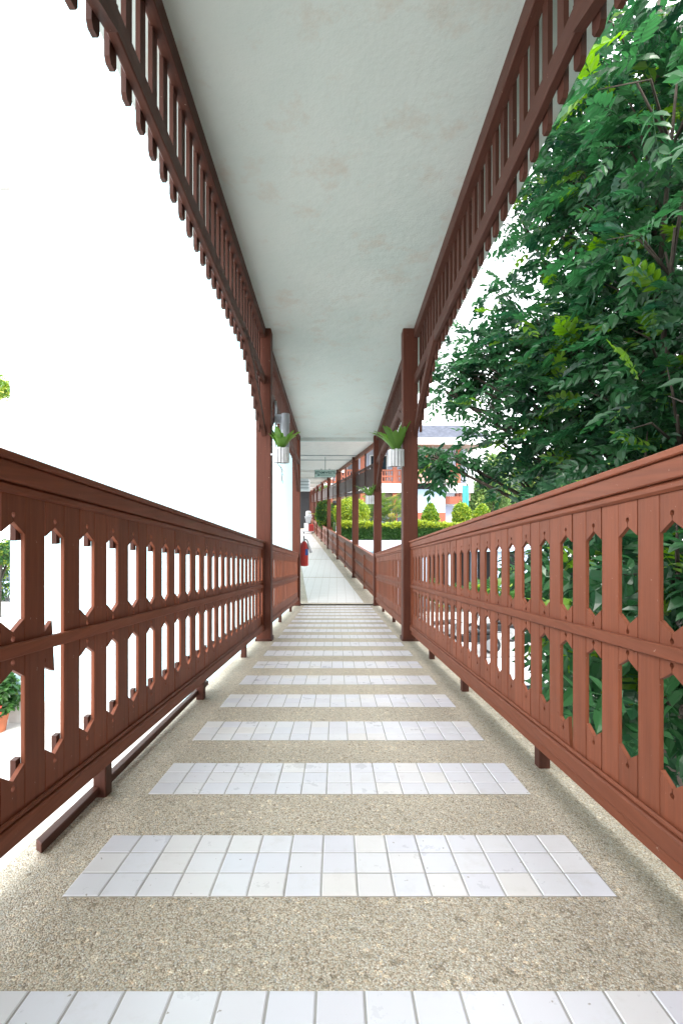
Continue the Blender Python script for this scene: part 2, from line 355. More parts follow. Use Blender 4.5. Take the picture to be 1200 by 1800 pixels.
# ------------------------------------------------------------------ pierced plank railings along the ramp
PT, PW = 0.178, 0.0856                       # pitch of the openings, plank width
def keyhole(up, apex, sgn):                  # slit and drilled hole above (or below) the notch tip
    d = 0.018; r = 0.0076; out = []
    out.append((-.0011, apex)); c = apex + sgn * d
    for k in range(9):
        a = math.pi * 1.5 + (-1 if sgn > 0 else 1) * 0  # keep orientation explicit below
    a0 = -math.pi / 2 * sgn
    for k in range(9):
        th = a0 - sgn * (0.25 + (2 * math.pi - 0.5) * k / 8)
        out.append((r * math.cos(th), c + r * math.sin(th)))
    out.append((.0011, apex)); return out
def piece(prof, th=0.012):                   # outline in (y, h) sheared along the ramp, extruded across
    return MB().prism([(0, y, h - RS * y) for y, h in prof], (th, 0, 0))
W2 = PW / 2
def notch_down(top, shoulder, apex):         # piece above an opening
    return [(-W2, top), (-W2, shoulder)] + keyhole(True, apex, 1) + [(W2, shoulder), (W2, top)]
def notch_up(bot, shoulder, apex):           # piece below an opening
    k = [(y, h) for y, h in keyhole(False, apex, -1)]
    return [(-W2, bot), (-W2, shoulder)] + k + [(W2, shoulder), (W2, bot)]
solid_me = piece([(-W2, .15), (-W2, .992), (W2, .992), (W2, .15)]).mesh('plank', 'wood_v', .0016)
top_me = piece(notch_down(.992, .884, .911)).mesh('plank', 'wood_v')
bot_me = piece(notch_up(.15, .297, .269)).mesh('plank', 'wood_v')
mid_me = piece([(-W2, .667)] + keyhole(False, .639, -1) + [(W2, .667), (W2, .521)] + keyhole(True, .545, 1)[::-1] + [(-W2, .521)]).mesh('plank', 'wood_v')
blk_me = MB().box(0, .014, -.010, .010, -.045, .045).mesh('backing_block', 'wood_dark')
def railing(s, y0, y1, phase, legs, label):
    t = thing('railing', label, 'railing', (s * .82, (y0 + y1) / 2, fl((y0 + y1) / 2)), 'pierced plank railings of the ramp')
    def bar(name, a, b, h0, h1, m='wood_h', bv=.003):
        x0, x1 = xs(s, a, b); return MB().slope(x0, x1, y0, y1, h0, h1, fl).build(name, m, t, bv)
    cap = bar('top_rail', .770, .872, 1.056, 1.075)
    x0, x1 = xs(s, .781, .855); MB().slope(x0, x1, y0, y1, 1.006, 1.055, fl).build('fascia', 'wood_h', cap, .003)
    x0, x1 = xs(s, .788, .845); MB().slope(x0, x1, y0, y1, .980, 1.0052, fl).build('moulding', 'wood_h', cap, .007)
    bar('middle_rail', .784, .7995, .577, .611)
    bt = bar('bottom_rail', .779, .850, .119, .172, 'wood_h', .005)
    x0, x1 = xs(s, .788, .7995); MB().slope(x0, x1, y0, y1, .1725, .186, fl).build('bead', 'wood_h', bt, .004)
    if s > 0: x0, x1 = xs(s, .797, .83); MB().slope(x0, x1, y0, y1, .074, .1185, fl).build('under_batten', 'wood_h', bt, .003)
    for y in (y0 + .025, y1 - .025):
        x0, x1 = xs(s, .789, .7998); MB().slope(x0, x1, y - .024, y + .024, .186, .979, fl).build('end_stile', 'wood_v', t, .002)
    x0 = .80 if s > 0 else -.812
    k0 = math.ceil((y0 + .03 - phase) / PT * 2); k1 = math.floor((y1 - .03 - phase) / PT * 2)
    for k in range(k0, k1 + 1):
        y = phase + k * PT / 2; dx = random.uniform(-.0012, .0016) * s
        def put(me, name='plank', dz=0):
            o = obj(name, me, t, (x0 + dx, y, fl(y) + dz)); o.rotation_euler = (random.gauss(0, .0012), 0, random.gauss(0, .002)); return o
        if k % 2: put(solid_me)
        else:
            put(top_me); m_ = put(mid_me); b_ = put(bot_me)
            if s < 0 and abs(y - 1.373) < .05: m_.rotation_euler.x = R(5); m_.location.z -= .012
            if s > 0 and abs(y - 1.69) < .09: b_.rotation_euler.x = R(-4.5); b_.location.z -= .02
            if s < 0 and y < 7:
                yb = y + PT / 4 - .004
                for h in (.912, .265):
                    o = obj('backing_block', blk_me, t, ((.8135 if s > 0 else -.8275), yb, fl(yb) + h))
    for y in legs:
        x0, x1 = xs(s, .800, .845); MB().slope(x0, x1, y - .024, y + .024, -.005, .1195, fl).build('leg', 'wood_dark', t, .003)
    return t
railing(-1, .64, 5.195, 1.195, (1.70, 2.93, 4.28), 'pierced brown plank railing on the left of the near ramp, against the white glare')
railing(1, .64, 5.195, 1.156, (1.94, 3.12, 4.20), 'pierced orange-brown plank railing on the right of the near ramp, below the tree')
for s_ in (-1, 1): railing(s_, -4.6, .46, -.1, (-3.2, -1.2), f'plank railing on the {SIDE[s_]} running back behind the camera')
railing(-1, 5.365, 9.895, 5.50, (7.0, 8.6), 'short-looking plank railing on the left between post and white wall')
railing(1, 5.365, 9.895, 5.48, (7.0, 8.6), 'plank railing on the right between the fern post and the ramp foot post')
bd = MB().hexa([(-.846, 1.36, fl(1.36) + .002), (-.818, 1.34, fl(1.34) + .002), (-.835, 3.15, fl(3.15) + .03), (-.860, 3.15, fl(3.15) + .03),
                (-.846, 1.36, fl(1.36) + .034), (-.818, 1.34, fl(1.34) + .030), (-.835, 3.15, fl(3.15) + .062), (-.860, 3.15, fl(3.15) + .062)])
tag(bd.build('fallen_batten', 'wood_dark_h', None, .003), 'loose brown batten fallen onto the floor edge under the left railing', 'batten')

# ------------------------------------------------------------------ slatted valances under the canopy edges
def valance(s, y0, y1, label, d0):
    t = thing('valance', label, 'valance', (s * d0, (y0 + y1) / 2, ce((y0 + y1) / 2) - .6), 'slatted valances of the canopy')
    x0, x1 = xs(s, d0, d0 + .055); MB().slope(x0, x1, y0, y1, -.105, .01, ce).build('top_beam', 'wood_dark_h', t, .004)
    x0, x1 = xs(s, d0 + .002, d0 + .042); MB().slope(x0, x1, y0, y1, -.60, -.505, ce).build('lower_rail', 'wood_dark_h', t, .005)
    dep = lambda y: .56 * max(0, 1 - (y - y0) / 1.05) ** 1.25 + .56 * max(0, 1 - (y1 - y) / 1.05) ** 1.25
    for a, b in ((y0, y0 + 1.05), (y1 - 1.05, y1)):
        ys = [a + (b - a) * i / 6 for i in range(7)]; x0, x1 = xs(s, d0 - .002, d0 + .038)
        m = MB(); lo = [(x0, y, ce(y) - .603 - dep(y)) for y in ys]; hi = [(x0, y, ce(y) - .512 - dep(y)) for y in ys]
        m.prism(lo + hi[::-1], (x1 - x0, 0, 0)).build('brace', 'wood_dark_h', t)
    n = int((y1 - y0 - .06) / .133)
    for k in range(n + 1):
        y = y0 + .05 + k * .133 + random.uniform(-.004, .004); b = .664 + dep(y) + random.uniform(-.006, .006); hw = .0275
        x0, x1 = xs(s, d0 + .044, d0 + .064)
        zt = ce(y) - .02; zb = ce(y) - b
        MB().prism([(x0, y - hw, zt), (x0, y + hw, zt), (x0, y + hw, zb + .02), (x0, y + hw - .012, zb), (x0, y - hw + .012, zb), (x0, y - hw, zb + .02)], (x1 - x0, 0, 0)).build('slat', 'wood_dark', t)
valance(-1, .64, 5.195, 'slatted brown valance hanging from the left canopy edge above the near railing', .765)
valance(1, .64, 5.195, 'slatted brown valance hanging from the right canopy edge in front of the tree', .825)
valance(-1, 5.365, 9.895, 'slatted brown valance on the left above the white wall and pipe', .765)
valance(1, 5.365, 9.895, 'slatted brown valance on the right between the two fern posts', .80)

# ------------------------------------------------------------------ landing and corridor
lf = MB(); ya, yb = 10.03, 46.0
lf.hexa([(-1.0, ya, ZL - .3), (xr(ya) + .3, ya, ZL - .3), (xr(yb) + .3, yb, ZL - .3), (-4.6, yb, ZL - .3), (-1.0, ya, ZL), (xr(ya) + .3, ya, ZL), (xr(yb) + .3, yb, ZL), (-4.6, yb, ZL)])
land = struct(lf.build('corridor_floor', 'pebble_pale'))
MB().box(-.86, .80, 10.021, 10.029, ZL - .04, ZL + .003).build('joint_strip', 'soil', land)
cb = [10.10, 13.8, 18.5, 23.2, 27.9, 32.6, 37.3, 42.0]
for a, b in zip(cb[:-1], cb[1:]):
    a1, b1 = a + .06, b - .06; z0, z1 = ZL + .001, ZL + .006; l = .22; 
    wl = lambda y: max(-.62 - .0965 * (y - 10.3), -4)
    MB().hexa([(wl(a1), a1, z0), (xr(a1) - l, a1, z0), (xr(b1) - l, b1, z0), (wl(b1), b1, z0), (wl(a1), a1, z1), (xr(a1) - l, a1, z1), (xr(b1) - l, b1, z1), (wl(b1), b1, z1)]).build('tile_panel', 'landing', land)
cr = thing('corridor_roof', 'flat white soffit over the long corridor beyond the ramp', 'roof', (-1, 25, CC))
MB().hexa([(-1.1, 10.26, CC), (xr(10.26) + .24, 10.26, CC), (xr(46) + .24, 46, CC), (-4.8, 46, CC), (-1.1, 10.26, CC + .2), (xr(10.26) + .24, 10.26, CC + .2), (xr(46) + .24, 46, CC + .2), (-4.8, 46, CC + .2)]).build('slab', 'warm_white', cr)
for y in (13.2, 14.5):
    MB().box(-1.2, xr(y) + .05, y - .012, y + .012, CC - .026, CC - .001).build('conduit', 'grey_plastic', cr)
for a in range(2, 8): MB().box(xr(cb[a]) - 2.3, xr(cb[a]) + .3, cb[a] + .1, cb[a] + .22, CC - .10, CC - .002).build('beam', 'warm_white', cr)
names = ['nearest', 'second', 'third', 'fourth', 'fifth', 'sixth', 'seventh']
for k, y in enumerate(cb[1:]):
    t = thing('corridor_post', f'brown corridor post on the right, {names[k]} beyond the ramp foot', 'post', (xr(y) + .09, y, ZL), 'posts along the right of the corridor')
    MB().box(xr(y), xr(y) + .18, y - .08, y + .10, ZL - .29, CC + .01).build('shaft', 'wood_post', t, .006)
    MB().box(xr(y) - .01, xr(y) + .19, y - .09, y + .11, ZL - .01, ZL + .04).build('foot_block', 'wood_dark', t, .004)
def cshear(a, b, x0, x1, z0, z1): # box following the corridor edge
    return MB().hexa([(xr(a) + x0, a, z0), (xr(a) + x1, a, z0), (xr(b) + x1, b, z0), (xr(b) + x0, b, z0), (xr(a) + x0, a, z1), (xr(a) + x1, a, z1), (xr(b) + x1, b, z1), (xr(b) + x0, b, z1)])
for k, (a, b) in enumerate(zip(cb[:-1], cb[1:])):
    a += .09 if k else .02; b -= .085
    t = thing('corridor_railing', f'low plank railing of the corridor, {names[k]} bay beyond the ramp foot', 'railing', (xr(a) + .09, (a + b) / 2, ZL), 'railing bays of the corridor')
    cshear(a, b, .03, .13, ZL + .92, ZL + .95).build('top_rail', 'wood_h', t, .004)
    cshear(a, b, .045, .115, ZL + .84, ZL + .919).build('fascia', 'wood_h', t, .003)
    cshear(a, b, .05, .066, ZL + .50, ZL + .535).build('middle_rail', 'wood_h', t)
    cshear(a, b, .04, .12, ZL + .07, ZL + .16).build('bottom_rail', 'wood_h', t, .003)
    mid = (a + b) / 2
    cshear(mid - .04, mid + .04, .035, .10, ZL, ZL + .839).build('mid_stile', 'wood_v', t, .003)
    pk = MB(); n = int((b - a) / .178)
    for i in range(n):
        y = a + .02 + i * .178
        for (u, v_, h0, h1) in ((0, .088, .161, .838), (.09, .176, .161, .25), (.09, .176, .46, .57), (.09, .176, .76, .838)):
            c = cshear(y + u, y + v_, .067, .09, ZL + h0, ZL + h1); pk.add(c.v, c.f)
    tag(pk.build('plank', 'wood_v', t), kind='stuff')
    v = thing('corridor_valance', f'solid brown hanging panel with scalloped cut-outs, {names[k]} corridor bay', 'valance', (xr(a) + .09, (a + b) / 2, CZ + .4), 'hanging panels of the corridor')
    cshear(a, b, .06, .12, CC - .10, CC - .003).build('top_beam', 'wood_h', v)
    for (p, q) in ((a, mid - .012), (mid + .012, b)):
        pan = MB(); c = cshear(p, q, .085, .092, CZ + .45, CZ + .86); pan.add(c.v, c.f)
        nn = max(3, int((q - p) / .28))
        st = (q - p) / nn
        for i in range(nn):                  # teeth leave small gaps in a row along both edges
            for (h0, h1, g0) in ((.861, .90, .13), (.41, .449, .13)):
                c = cshear(p + i * st, p + (i + 1) * st - g0, .085, .092, CZ + h0, CZ + h1); pan.add(c.v, c.f)
        c = cshear(p, q, .084, .093, CZ + .901, CZ + .96); pan.add(c.v, c.f)
        c = cshear(p, q, .084, .093, CZ + .35, CZ + .409); pan.add(c.v, c.f)
        pan.build('panel', 'wood_dark', v)
    cshear(mid - .011, mid + .011, .07, .105, CZ + .30, CC - .10).build('hanger', 'wood_dark', v)
# far end of the corridor
e = thing('end_wall', 'dark doorway wall closing the far end of the corridor', 'wall', (-3, 45, ZL))
MB().box(-4.6, -2.55, 44.6, 44.8, ZL, CC).build('door_leaf', 'dark', e)
MB().box(-2.54, -1.9, 44.55, 44.8, ZL, CC).build('jamb', 'wood_dark', e)

# ------------------------------------------------------------------ white building on the left
wb = thing('white_building', 'tall blank pale white rendered wall of the building left of the ramp', 'building', (-4, 14, 0))
xc = lambda y: -.80 - .0965 * (y - 10.3)
H = 16.2
MB().hexa([(-6.95, 10.3, 0), (-.80, 10.3, 0), (xc(24), 24, 0), (-6.95, 24, 0), (-6.95, 10.3, H), (-.80, 10.3, H), (xc(24), 24, H), (-6.95, 24, H)]).build('wall', 'wall', wb)
MB().box(-7.1, -.7, 10.15, 24.2, H, H + .25).build('parapet', 'white_paint', wb)
MB().box(-6.97, -.84, 10.27, 10.299, 0, .45).build('plinth', 'kerb', wb)
dp = thing('downpipe', 'short pale grey pipe and slotted bracket hung behind the left planter', 'pipe', (-.63, 5.9, CZ + .7))
yp = 5.9
MB().tube([(-.627, yp, CZ + 1.13), (-.627, yp, CZ + .72), (-.66, yp, CZ + .64)], .05, 18).build('pipe', 'pvc', dp)
MB().lathe([(.055, 0), (.055, .05)], (-.627, yp, CZ + 1.02), 18).build('collar', 'pvc', dp)
br = MB(); br.box(-.762, -.744, yp + .03, yp + .05, CZ + .60, CZ + 1.13); br.box(-.700, -.682, yp + .03, yp + .05, CZ + .60, CZ + 1.06); br.box(-.762, -.58, yp + .0505, yp + .06, CZ + 1.04, CZ + 1.132); br.box(-.7435, -.7005, yp + .03, yp + .05, CZ + 1.02, CZ + 1.039); br.box(-.763, -.74, yp + .0605, yp + .08, CZ + 1.04, CZ + 1.30)
br.build('bracket', 'pvc', dp)
# fire extinguisher on the corner of the white wall
ex = thing('fire_extinguisher', 'red fire extinguisher hung on the corner of the white wall', 'extinguisher', (-.715, 10.56, CZ - 1.30))
ex0 = Vector((-.715, 10.56, CZ - 1.30))
MB().lathe([(.075, 0), (.09, .012), (.091, .40), (.088, .44), (.07, .49), (.035, .53), (.024, .54)], ex0, 24).build('cylinder', 'red', ex, smooth=True)
MB().lathe([(.024, .541), (.028, .56), (.02, .60)], ex0, 12).build('valve', 'steel', ex)
hb = MB(); hb.box(ex0.x - .012, ex0.x + .012, ex0.y - .09, ex0.y + .04, ex0.z + .601, ex0.z + .617); hb.hexa([(ex0.x - .01, ex0.y - .10, ex0.z + .62), (ex0.x + .01, ex0.y - .10, ex0.z + .62), (ex0.x + .01, ex0.y + .02, ex0.z + .64), (ex0.x - .01, ex0.y + .02, ex0.z + .64), (ex0.x - .01, ex0.y - .10, ex0.z + .635), (ex0.x + .01, ex0.y - .10, ex0.z + .635), (ex0.x + .01, ex0.y + .02, ex0.z + .66), (ex0.x - .01, ex0.y + .02, ex0.z + .66)])
hb.build('handle', 'black_rubber', ex)
MB().tube([ex0 + Vector(v) for v in ((.02, -.02, .575), (.06, -.03, .57), (.085, -.03, .52), (.10, -.03, .42), (.105, -.03, .36))], .011).build('hose', 'black_rubber', ex, smooth=True)
MB().tube([ex0 + Vector(v) for v in ((.085, -.035, .50), (.155, -.05, .29))], [.022, .033], 12).build('nozzle_horn', 'grey_plastic', ex)
MB().box(ex0.x + .03, ex0.x + .095, ex0.y - .1, ex0.y - .092, ex0.z + .24, ex0.z + .38).build('tag_card', 'blue_tag', ex)
MB().box(ex0.x - .09, ex0.x - .06, ex0.y - .03, ex0.y + .03, ex0.z + .2, ex0.z + .5).build('wall_bracket', 'steel', ex)
# air conditioner on the corridor side of the white building
A = at(536, 853, 16.0)
ac = thing('air_conditioner', 'white wall air conditioner above the corridor beyond the white corner', 'air conditioner', (A.x, A.y, A.z))
xw = xc(16.0)
MB().box(xw + .003, A.x + .16, 15.6, 16.4, A.z - .19, A.z + .20).build('casing', 'white_paint', ac, .02)
for i in range(3): MB().box(xw + .15, A.x + .158, 15.585, 15.599, A.z - .12 + i * .1, A.z - .08 + i * .1).build('louvre', 'grey_plastic', ac)
# hanging sign
P0 = at(553.5, 826.5, 13.7); P1 = at(589.5, 838.5, 13.7)
sg = thing('hanging_sign', 'small pale green direction sign with arrow hanging from the corridor soffit', 'sign', ((P0.x + P1.x) / 2, 13.7, P1.z))
MB().box(P0.x, P1.x, 13.70, 13.72, P1.z, P0.z).build('board', 'sign_green', sg)
fr = MB()
for (a, b, c, d) in ((P0.x - .008, P1.x + .008, P0.z, P0.z + .012), (P0.x - .008, P1.x + .008, P1.z - .012, P1.z)): fr.box(a, b, 13.694, 13.726, c, d)
for a in (P0.x - .012, P1.x): fr.box(a, a + .012, 13.695, 13.725, P1.z + .001, P0.z - .001)
fr.build('frame', 'sign_frame', sg)
xm = (P0.x + P1.x) / 2
MB().tube([(xm, 13.71, P0.z + .012), (xm, 13.71, CC)], .009).build('hanger_rod', 'sign_frame', sg)
for dx in (-.11, .12): MB().lathe([(.012, 0), (.012, .03)], (xm + dx, 13.71, P0.z + .013), 8).build('hook', 'sign_frame', sg)
zr = P1.z + .055; ar = MB(); ar.box(P0.x + .10, P1.x - .05, 13.692, 13.6985, zr - .008, zr + .008)
ar.prism([(P0.x + .05, 13.6985, zr), (P0.x + .115, 13.6985, zr - .026), (P0.x + .115, 13.6985, zr + .026)], (0, -.0065, 0)); ar.build('arrow', 'sign_ink', sg)
fc = bpy.data.curves.new('lettering', 'FONT'); fc.body = 'ETNMWESTS'; fc.align_x = 'CENTER'; fc.size = .098; fc.extrude = .002; fc.offset = .0025
fo = bpy.data.objects.new('lettering_curve', fc); COL.objects.link(fo); bpy.context.view_layer.update()
lme = bpy.data.meshes.new_from_object(fo.evaluated_get(bpy.context.evaluated_depsgraph_get())); bpy.data.objects.remove(fo); bpy.data.curves.remove(fc)
lme.materials.clear(); lme.materials.append(M['sign_ink']); lo = obj('lettering', lme, sg, (xm, 13.697, P1.z + .092)); lo.rotation_euler = (R(90), 0, 0)
# loaded trolley at the far end
Yc = 36.0; xt = -2.12
ct = thing('trolley', 'low flat trolley standing at the far end of the corridor', 'trolley', (xt, Yc, ZL))
MB().box(xt - .46, xt + .42, Yc - .4, Yc + .4, ZL + .14, ZL + .19).build('deck', 'grey_plastic', ct)
for dx in (-.34, .3):
    for dy in (-.3, .3): MB().lathe([(.065, -.02), (.065, .02)], (xt + dx, Yc + dy, ZL + .072), 12, 'X').build('wheel', 'black_rubber', ct)
def loose(name, mb, m, label, cat, bv=.01): return tag(mb.build(name, m, None, bv), label, cat)
loose('carton', MB().box(xt - .30, xt + .02, Yc - .3, Yc + .1, ZL + .192, ZL + .78), 'white_paint', 'white carton standing on the left of the trolley deck', 'box')
cr_ = thing('crate', 'red plastic crate on the right of the trolley deck', 'crate', (xt + .23, Yc - .1, ZL + .192))
MB().box(xt + .05, xt + .41, Yc - .32, Yc + .1, ZL + .192, ZL + .70).build('body', 'red', cr_, .01)
for i in range(3): MB().box(xt + .08, xt + .38, Yc - .328, Yc - .3205, ZL + .27 + i * .14, ZL + .31 + i * .14).build('slot', 'dark', cr_)
bn = MB(); bn.hexa([(xt - .15, Yc - .28, ZL + .79), (xt + .16, Yc - .28, ZL + .79), (xt + .16, Yc + .05, ZL + .79), (xt - .15, Yc + .05, ZL + .79), (xt - .24, Yc - .34, ZL + 1.24), (xt + .25, Yc - .34, ZL + 1.24), (xt + .25, Yc + .1, ZL + 1.24), (xt - .24, Yc + .1, ZL + 1.24)])
bt_ = thing('tub', 'tapered grey tub stacked on the boxes of the trolley', 'tub', (xt, Yc, ZL + .785)); bn.build('body', 'grey_plastic', bt_, .01)
MB().box(xt - .26, xt + .27, Yc - .36, Yc + .12, ZL + 1.241, ZL + 1.27).build('rim', 'white_paint', bt_)
bg_ = MB().lathe([(.10, 0), (.21, .06), (.23, .18), (.17, .30), (.19, .36), (.10, .42)], (xt + .02, Yc - .1, ZL + 1.272), 14)
bg_.v = [(a + random.uniform(-.03, .03), b + random.uniform(-.03, .03), c + random.uniform(-.01, .01)) for a, b, c in bg_.v]
loose('bag', bg_, 'white_paint', 'crumpled white bag on top of the grey tub of the trolley', 'bag', 0)

# ------------------------------------------------------------------ plants
def frond_geo(n_pair, L, ll, lw, droop, curl=0.25, ang=55, narrow=1.0):
    V, Fc = [], []
    def rach(t): return Vector((0, t * L, -droop * L * t * t))
    for i in range(n_pair):
        t = .12 + .84 * (i + .5) / n_pair
        for sd in (-1, 1):
            b = rach(t); a = R(ang - 22 * t); d = Vector((sd * math.sin(a), math.cos(a), -curl)).normalized()
            sc = (0.75 + .5 * math.sin(math.pi * min(1, t * 1.05))) * random.uniform(.88, 1.1); l = ll * sc; w_ = lw * sc
            per = Vector((-d.y * sd, d.x * sd, 0)).normalized(); up = Vector((0, 0, .18 * w_)); tw = Vector((0, 0, random.uniform(-.3, .3) * w_))
            o = len(V); m1 = b + d * l * .30; m2 = b + d * l * .66 + Vector((0, 0, -.04 * l)); w1 = per * w_ * .46; w2 = per * w_ * .40
            V += [b, m1 + w1 + up + tw, m2 + w2 + up + tw, b + d * l + Vector((0, 0, -.14 * l)), m2 - w2 + up - tw, m1 - w1 + up - tw, m1, m2]
            Fc += [(o, o + 1, o + 6), (o + 1, o + 2, o + 7, o + 6), (o + 2, o + 3, o + 7), (o + 3, o + 4, o + 7), (o + 4, o + 5, o + 6, o + 7), (o + 5, o, o + 6)]
    b = rach(.96); e_ = rach(1.0) + Vector((0, ll * .9, -.02)); o = len(V); mid = (b + e_) / 2
    V += [b, mid + Vector((lw * .5, 0, .01)), e_, mid + Vector((-lw * .5, 0, .01)), mid]; Fc += [(o, o + 1, o + 4), (o + 1, o + 2, o + 4), (o + 2, o + 3, o + 4), (o + 3, o, o + 4)]
    for i in range(5):                       # thin rachis
        p, q_ = rach(i / 5), rach((i + 1) / 5); o = len(V); w_ = .0022
        V += [p + Vector((-w_, 0, 0)), p + Vector((w_, 0, 0)), q_ + Vector((w_, 0, 0)), q_ + Vector((-w_, 0, 0))]; Fc.append((o, o + 1, o + 2, o + 3))
    return [tuple(v) for v in V], Fc
def leaf_cluster_geo(n, r, ll, lw):          # small simple leaves around a twig tip
    V, Fc = [], []
    for i in range(n):
        d = Vector((random.gauss(0, 1), random.gauss(0, 1), random.gauss(0, .7))).normalized(); b = d * r * random.uniform(.1, .6)
        s_ = d.orthogonal().normalized(); s_ = Matrix.Rotation(random.uniform(0, 6.28), 3, d) @ s_; l = ll * random.uniform(.7, 1.2); w_ = lw * random.uniform(.8, 1.15)
        o = len(V); m_ = b + d * l * .5; nn = d.cross(s_) * w_ * .15
        V += [b, m_ + s_ * w_ * .5 + nn, b + d * l, m_ - s_ * w_ * .5 + nn]; Fc += [(o, o + 1, o + 2), (o, o + 2, o + 3)]
    return [tuple(v) for v in V], Fc
def stamp(name, temps, mats, tones, m, parent=None, kind=None, loc=(0, 0, 0)):
    """one mesh from many transformed copies of small templates; mats = list of (template index, 4x4)"""
    VS, FS, TN = [], [], []; off = 0
    T_ = [(np.array(v), f) for v, f in temps]
    for (k, mt), tn in zip(mats, tones):
        v, f = T_[k]; a = np.array(mt); VS.append(v @ a[:3, :3].T + a[:3, 3] - np.array(loc)); FS += [tuple(i + off for i in q) for q in f]; TN.append(np.full(len(f), tn)); off += len(v)
    me = bpy.data.meshes.new(name); me.from_pydata(np.concatenate(VS).tolist(), [], FS)
    at_ = me.attributes.new('tone', 'FLOAT', 'FACE'); at_.data.foreach_set('value', np.concatenate(TN).astype(np.float32))
    me.materials.append(M[m]); o = obj(name, me, parent, loc)
    if kind: o['kind'] = kind
    return o
def orient(pos, dirv, up=(0, 0, 1), sc=1.0):  # local +Y along dirv, local +Z towards up
    y = Vector(dirv).normalized(); x = y.cross(Vector(up)); x = x.normalized() if x.length > 1e-3 else Vector((1, 0, 0)); z = x.cross(y)
    m = Matrix((x, y, z)).transposed().to_4x4(); m = Matrix.Translation(pos) @ m @ Matrix.Scale(sc, 4); return m
FR = [frond_geo(n, L, .125, .060, dr, cu, an) for n, L, dr, cu, an in ((5, .42, .25, .15, 68), (5, .46, .4, .25, 62), (4, .34, .15, .1, 70), (4, .38, .5, .3, 60))]
def single_mesh(name, geo, m, tone):
    me = bpy.data.meshes.new(name); me.from_pydata(geo[0], [], geo[1]); a = me.attributes.new('tone', 'FLOAT', 'FACE'); a.data.foreach_set('value', [tone] * len(geo[1])); me.materials.append(M[m]); return me
def branchy(parent, base, blobs, r0, trunk_top, name='trunk'):
    m = MB(); base = Vector(base); top = Vector(trunk_top)
    pts = [base + (top - base) * (i / 8) + Vector((random.uniform(-.08, .08), random.uniform(-.08, .08), 0)) * (0 if i in (0, 8) else 1) for i in range(9)]
    m.tube(pts, [r0 * (1.25 if i == 0 else 1 - .75 * i / 8) for i in range(9)], 12)
    for c, r in blobs:
        c = Vector(c); tz = min(max((c.z - base.z) * .62 / max(.1, top.z - base.z), .12), .97); i = tz * 8; k = min(7, int(i)); st = pts[k].lerp(pts[k + 1], i - k)
        md = st.lerp(c, .5) + Vector((random.uniform(-.2, .2), random.uniform(-.2, .2), .15)); rb = r0 * (.34 - .2 * tz)
        m.tube([st, st.lerp(md, .5) + Vector((0, 0, .05)), md, c.lerp(md, .4), c], [rb, rb * .8, rb * .6, rb * .4, rb * .2], 7)
        for q_ in range(5):
            d = Vector((random.gauss(0, 1), random.gauss(0, 1), random.gauss(0, .7))).normalized() * r * .85
            m.tube([c.lerp(md, .3), c + d * .5, c + d], [rb * .3, rb * .2, .004], 5)
    return m.build(name, 'bark', parent, smooth=True)

# the big tree right of the ramp: clumps placed along its limbs
BL = [(1130, 60, 5.6, .95), (1190, 130, 4.6, .8), (1040, 160, 6.4, .85), (1150, 250, 5.6, .9), (1020, 290, 6.8, .8), (950, 370, 7.4, .6), (1080, 380, 6.6, .9), (1185, 400, 5.0, .75),
      (1000, 455, 7.2, .62), (1110, 520, 6.2, .85), (930, 545, 7.6, .55), (850, 600, 8.3, .50), (985, 590, 7.0, .75), (1070, 620, 6.5, .8), (1170, 610, 5.2, .7), (812, 665, 8.5, .34), (890, 660, 7.8, .62),
      (990, 705, 7.0, .75), (1110, 720, 5.8, .75), (1190, 730, 4.6, .55), (875, 775, 7.6, .42), (945, 790, 7.0, .60), (1040, 800, 6.2, .65), (1130, 830, 5.2, .6), (800, 806, 7.4, .20), (765, 808, 7.2, .13), (915, 850, 7.2, .42), (980, 860, 6.6, .5),
      (1000, 960, 5.6, .6), (1075, 950, 4.6, .55), (1150, 960, 3.7, .45), (1190, 1010, 3.0, .38), (1110, 1050, 3.7, .42), (1040, 1050, 4.6, .4), (1170, 1150, 2.9, .34), (1100, 1180, 3.4, .34), (1195, 1260, 2.6, .28), (960, 1010, 5.8, .35),
      (1000, 200, 7.6, .55), (948, 295, 8.0, .50), (908, 385, 8.2, .40), (862, 645, 8.3, .42), (905, 605, 8.0, .5), (800, 640, 8.4, .26), (785, 690, 8.4, .22), (850, 720, 8.0, .34), (880, 520, 8.0, .3), (945, 655, 8.4, .6), (835, 620, 8.6, .36), (1120, 1110, 4.6, .6), (1060, 1180, 4.6, .5), (1185, 1220, 3.7, .5), (1010, 1100, 5.6, .45), (1130, 1280, 4.2, .5),
      (1240, 500, 6.0, 1.0), (1260, 250, 6.2, 1.0), (1240, 760, 5.5, .8), (1120, 420, 8.2, 1.1), (1060, 560, 8.4, 1.0), (1010, 780, 8.4, .7), (1150, 680, 7.6, .9), (1080, 220, 8.0, 1.0), (1230, 920, 4.6, .6), (960, 680, 8.8, .6)]
blobs = [(at(px, py, Y), r) for px, py, Y, r in BL]
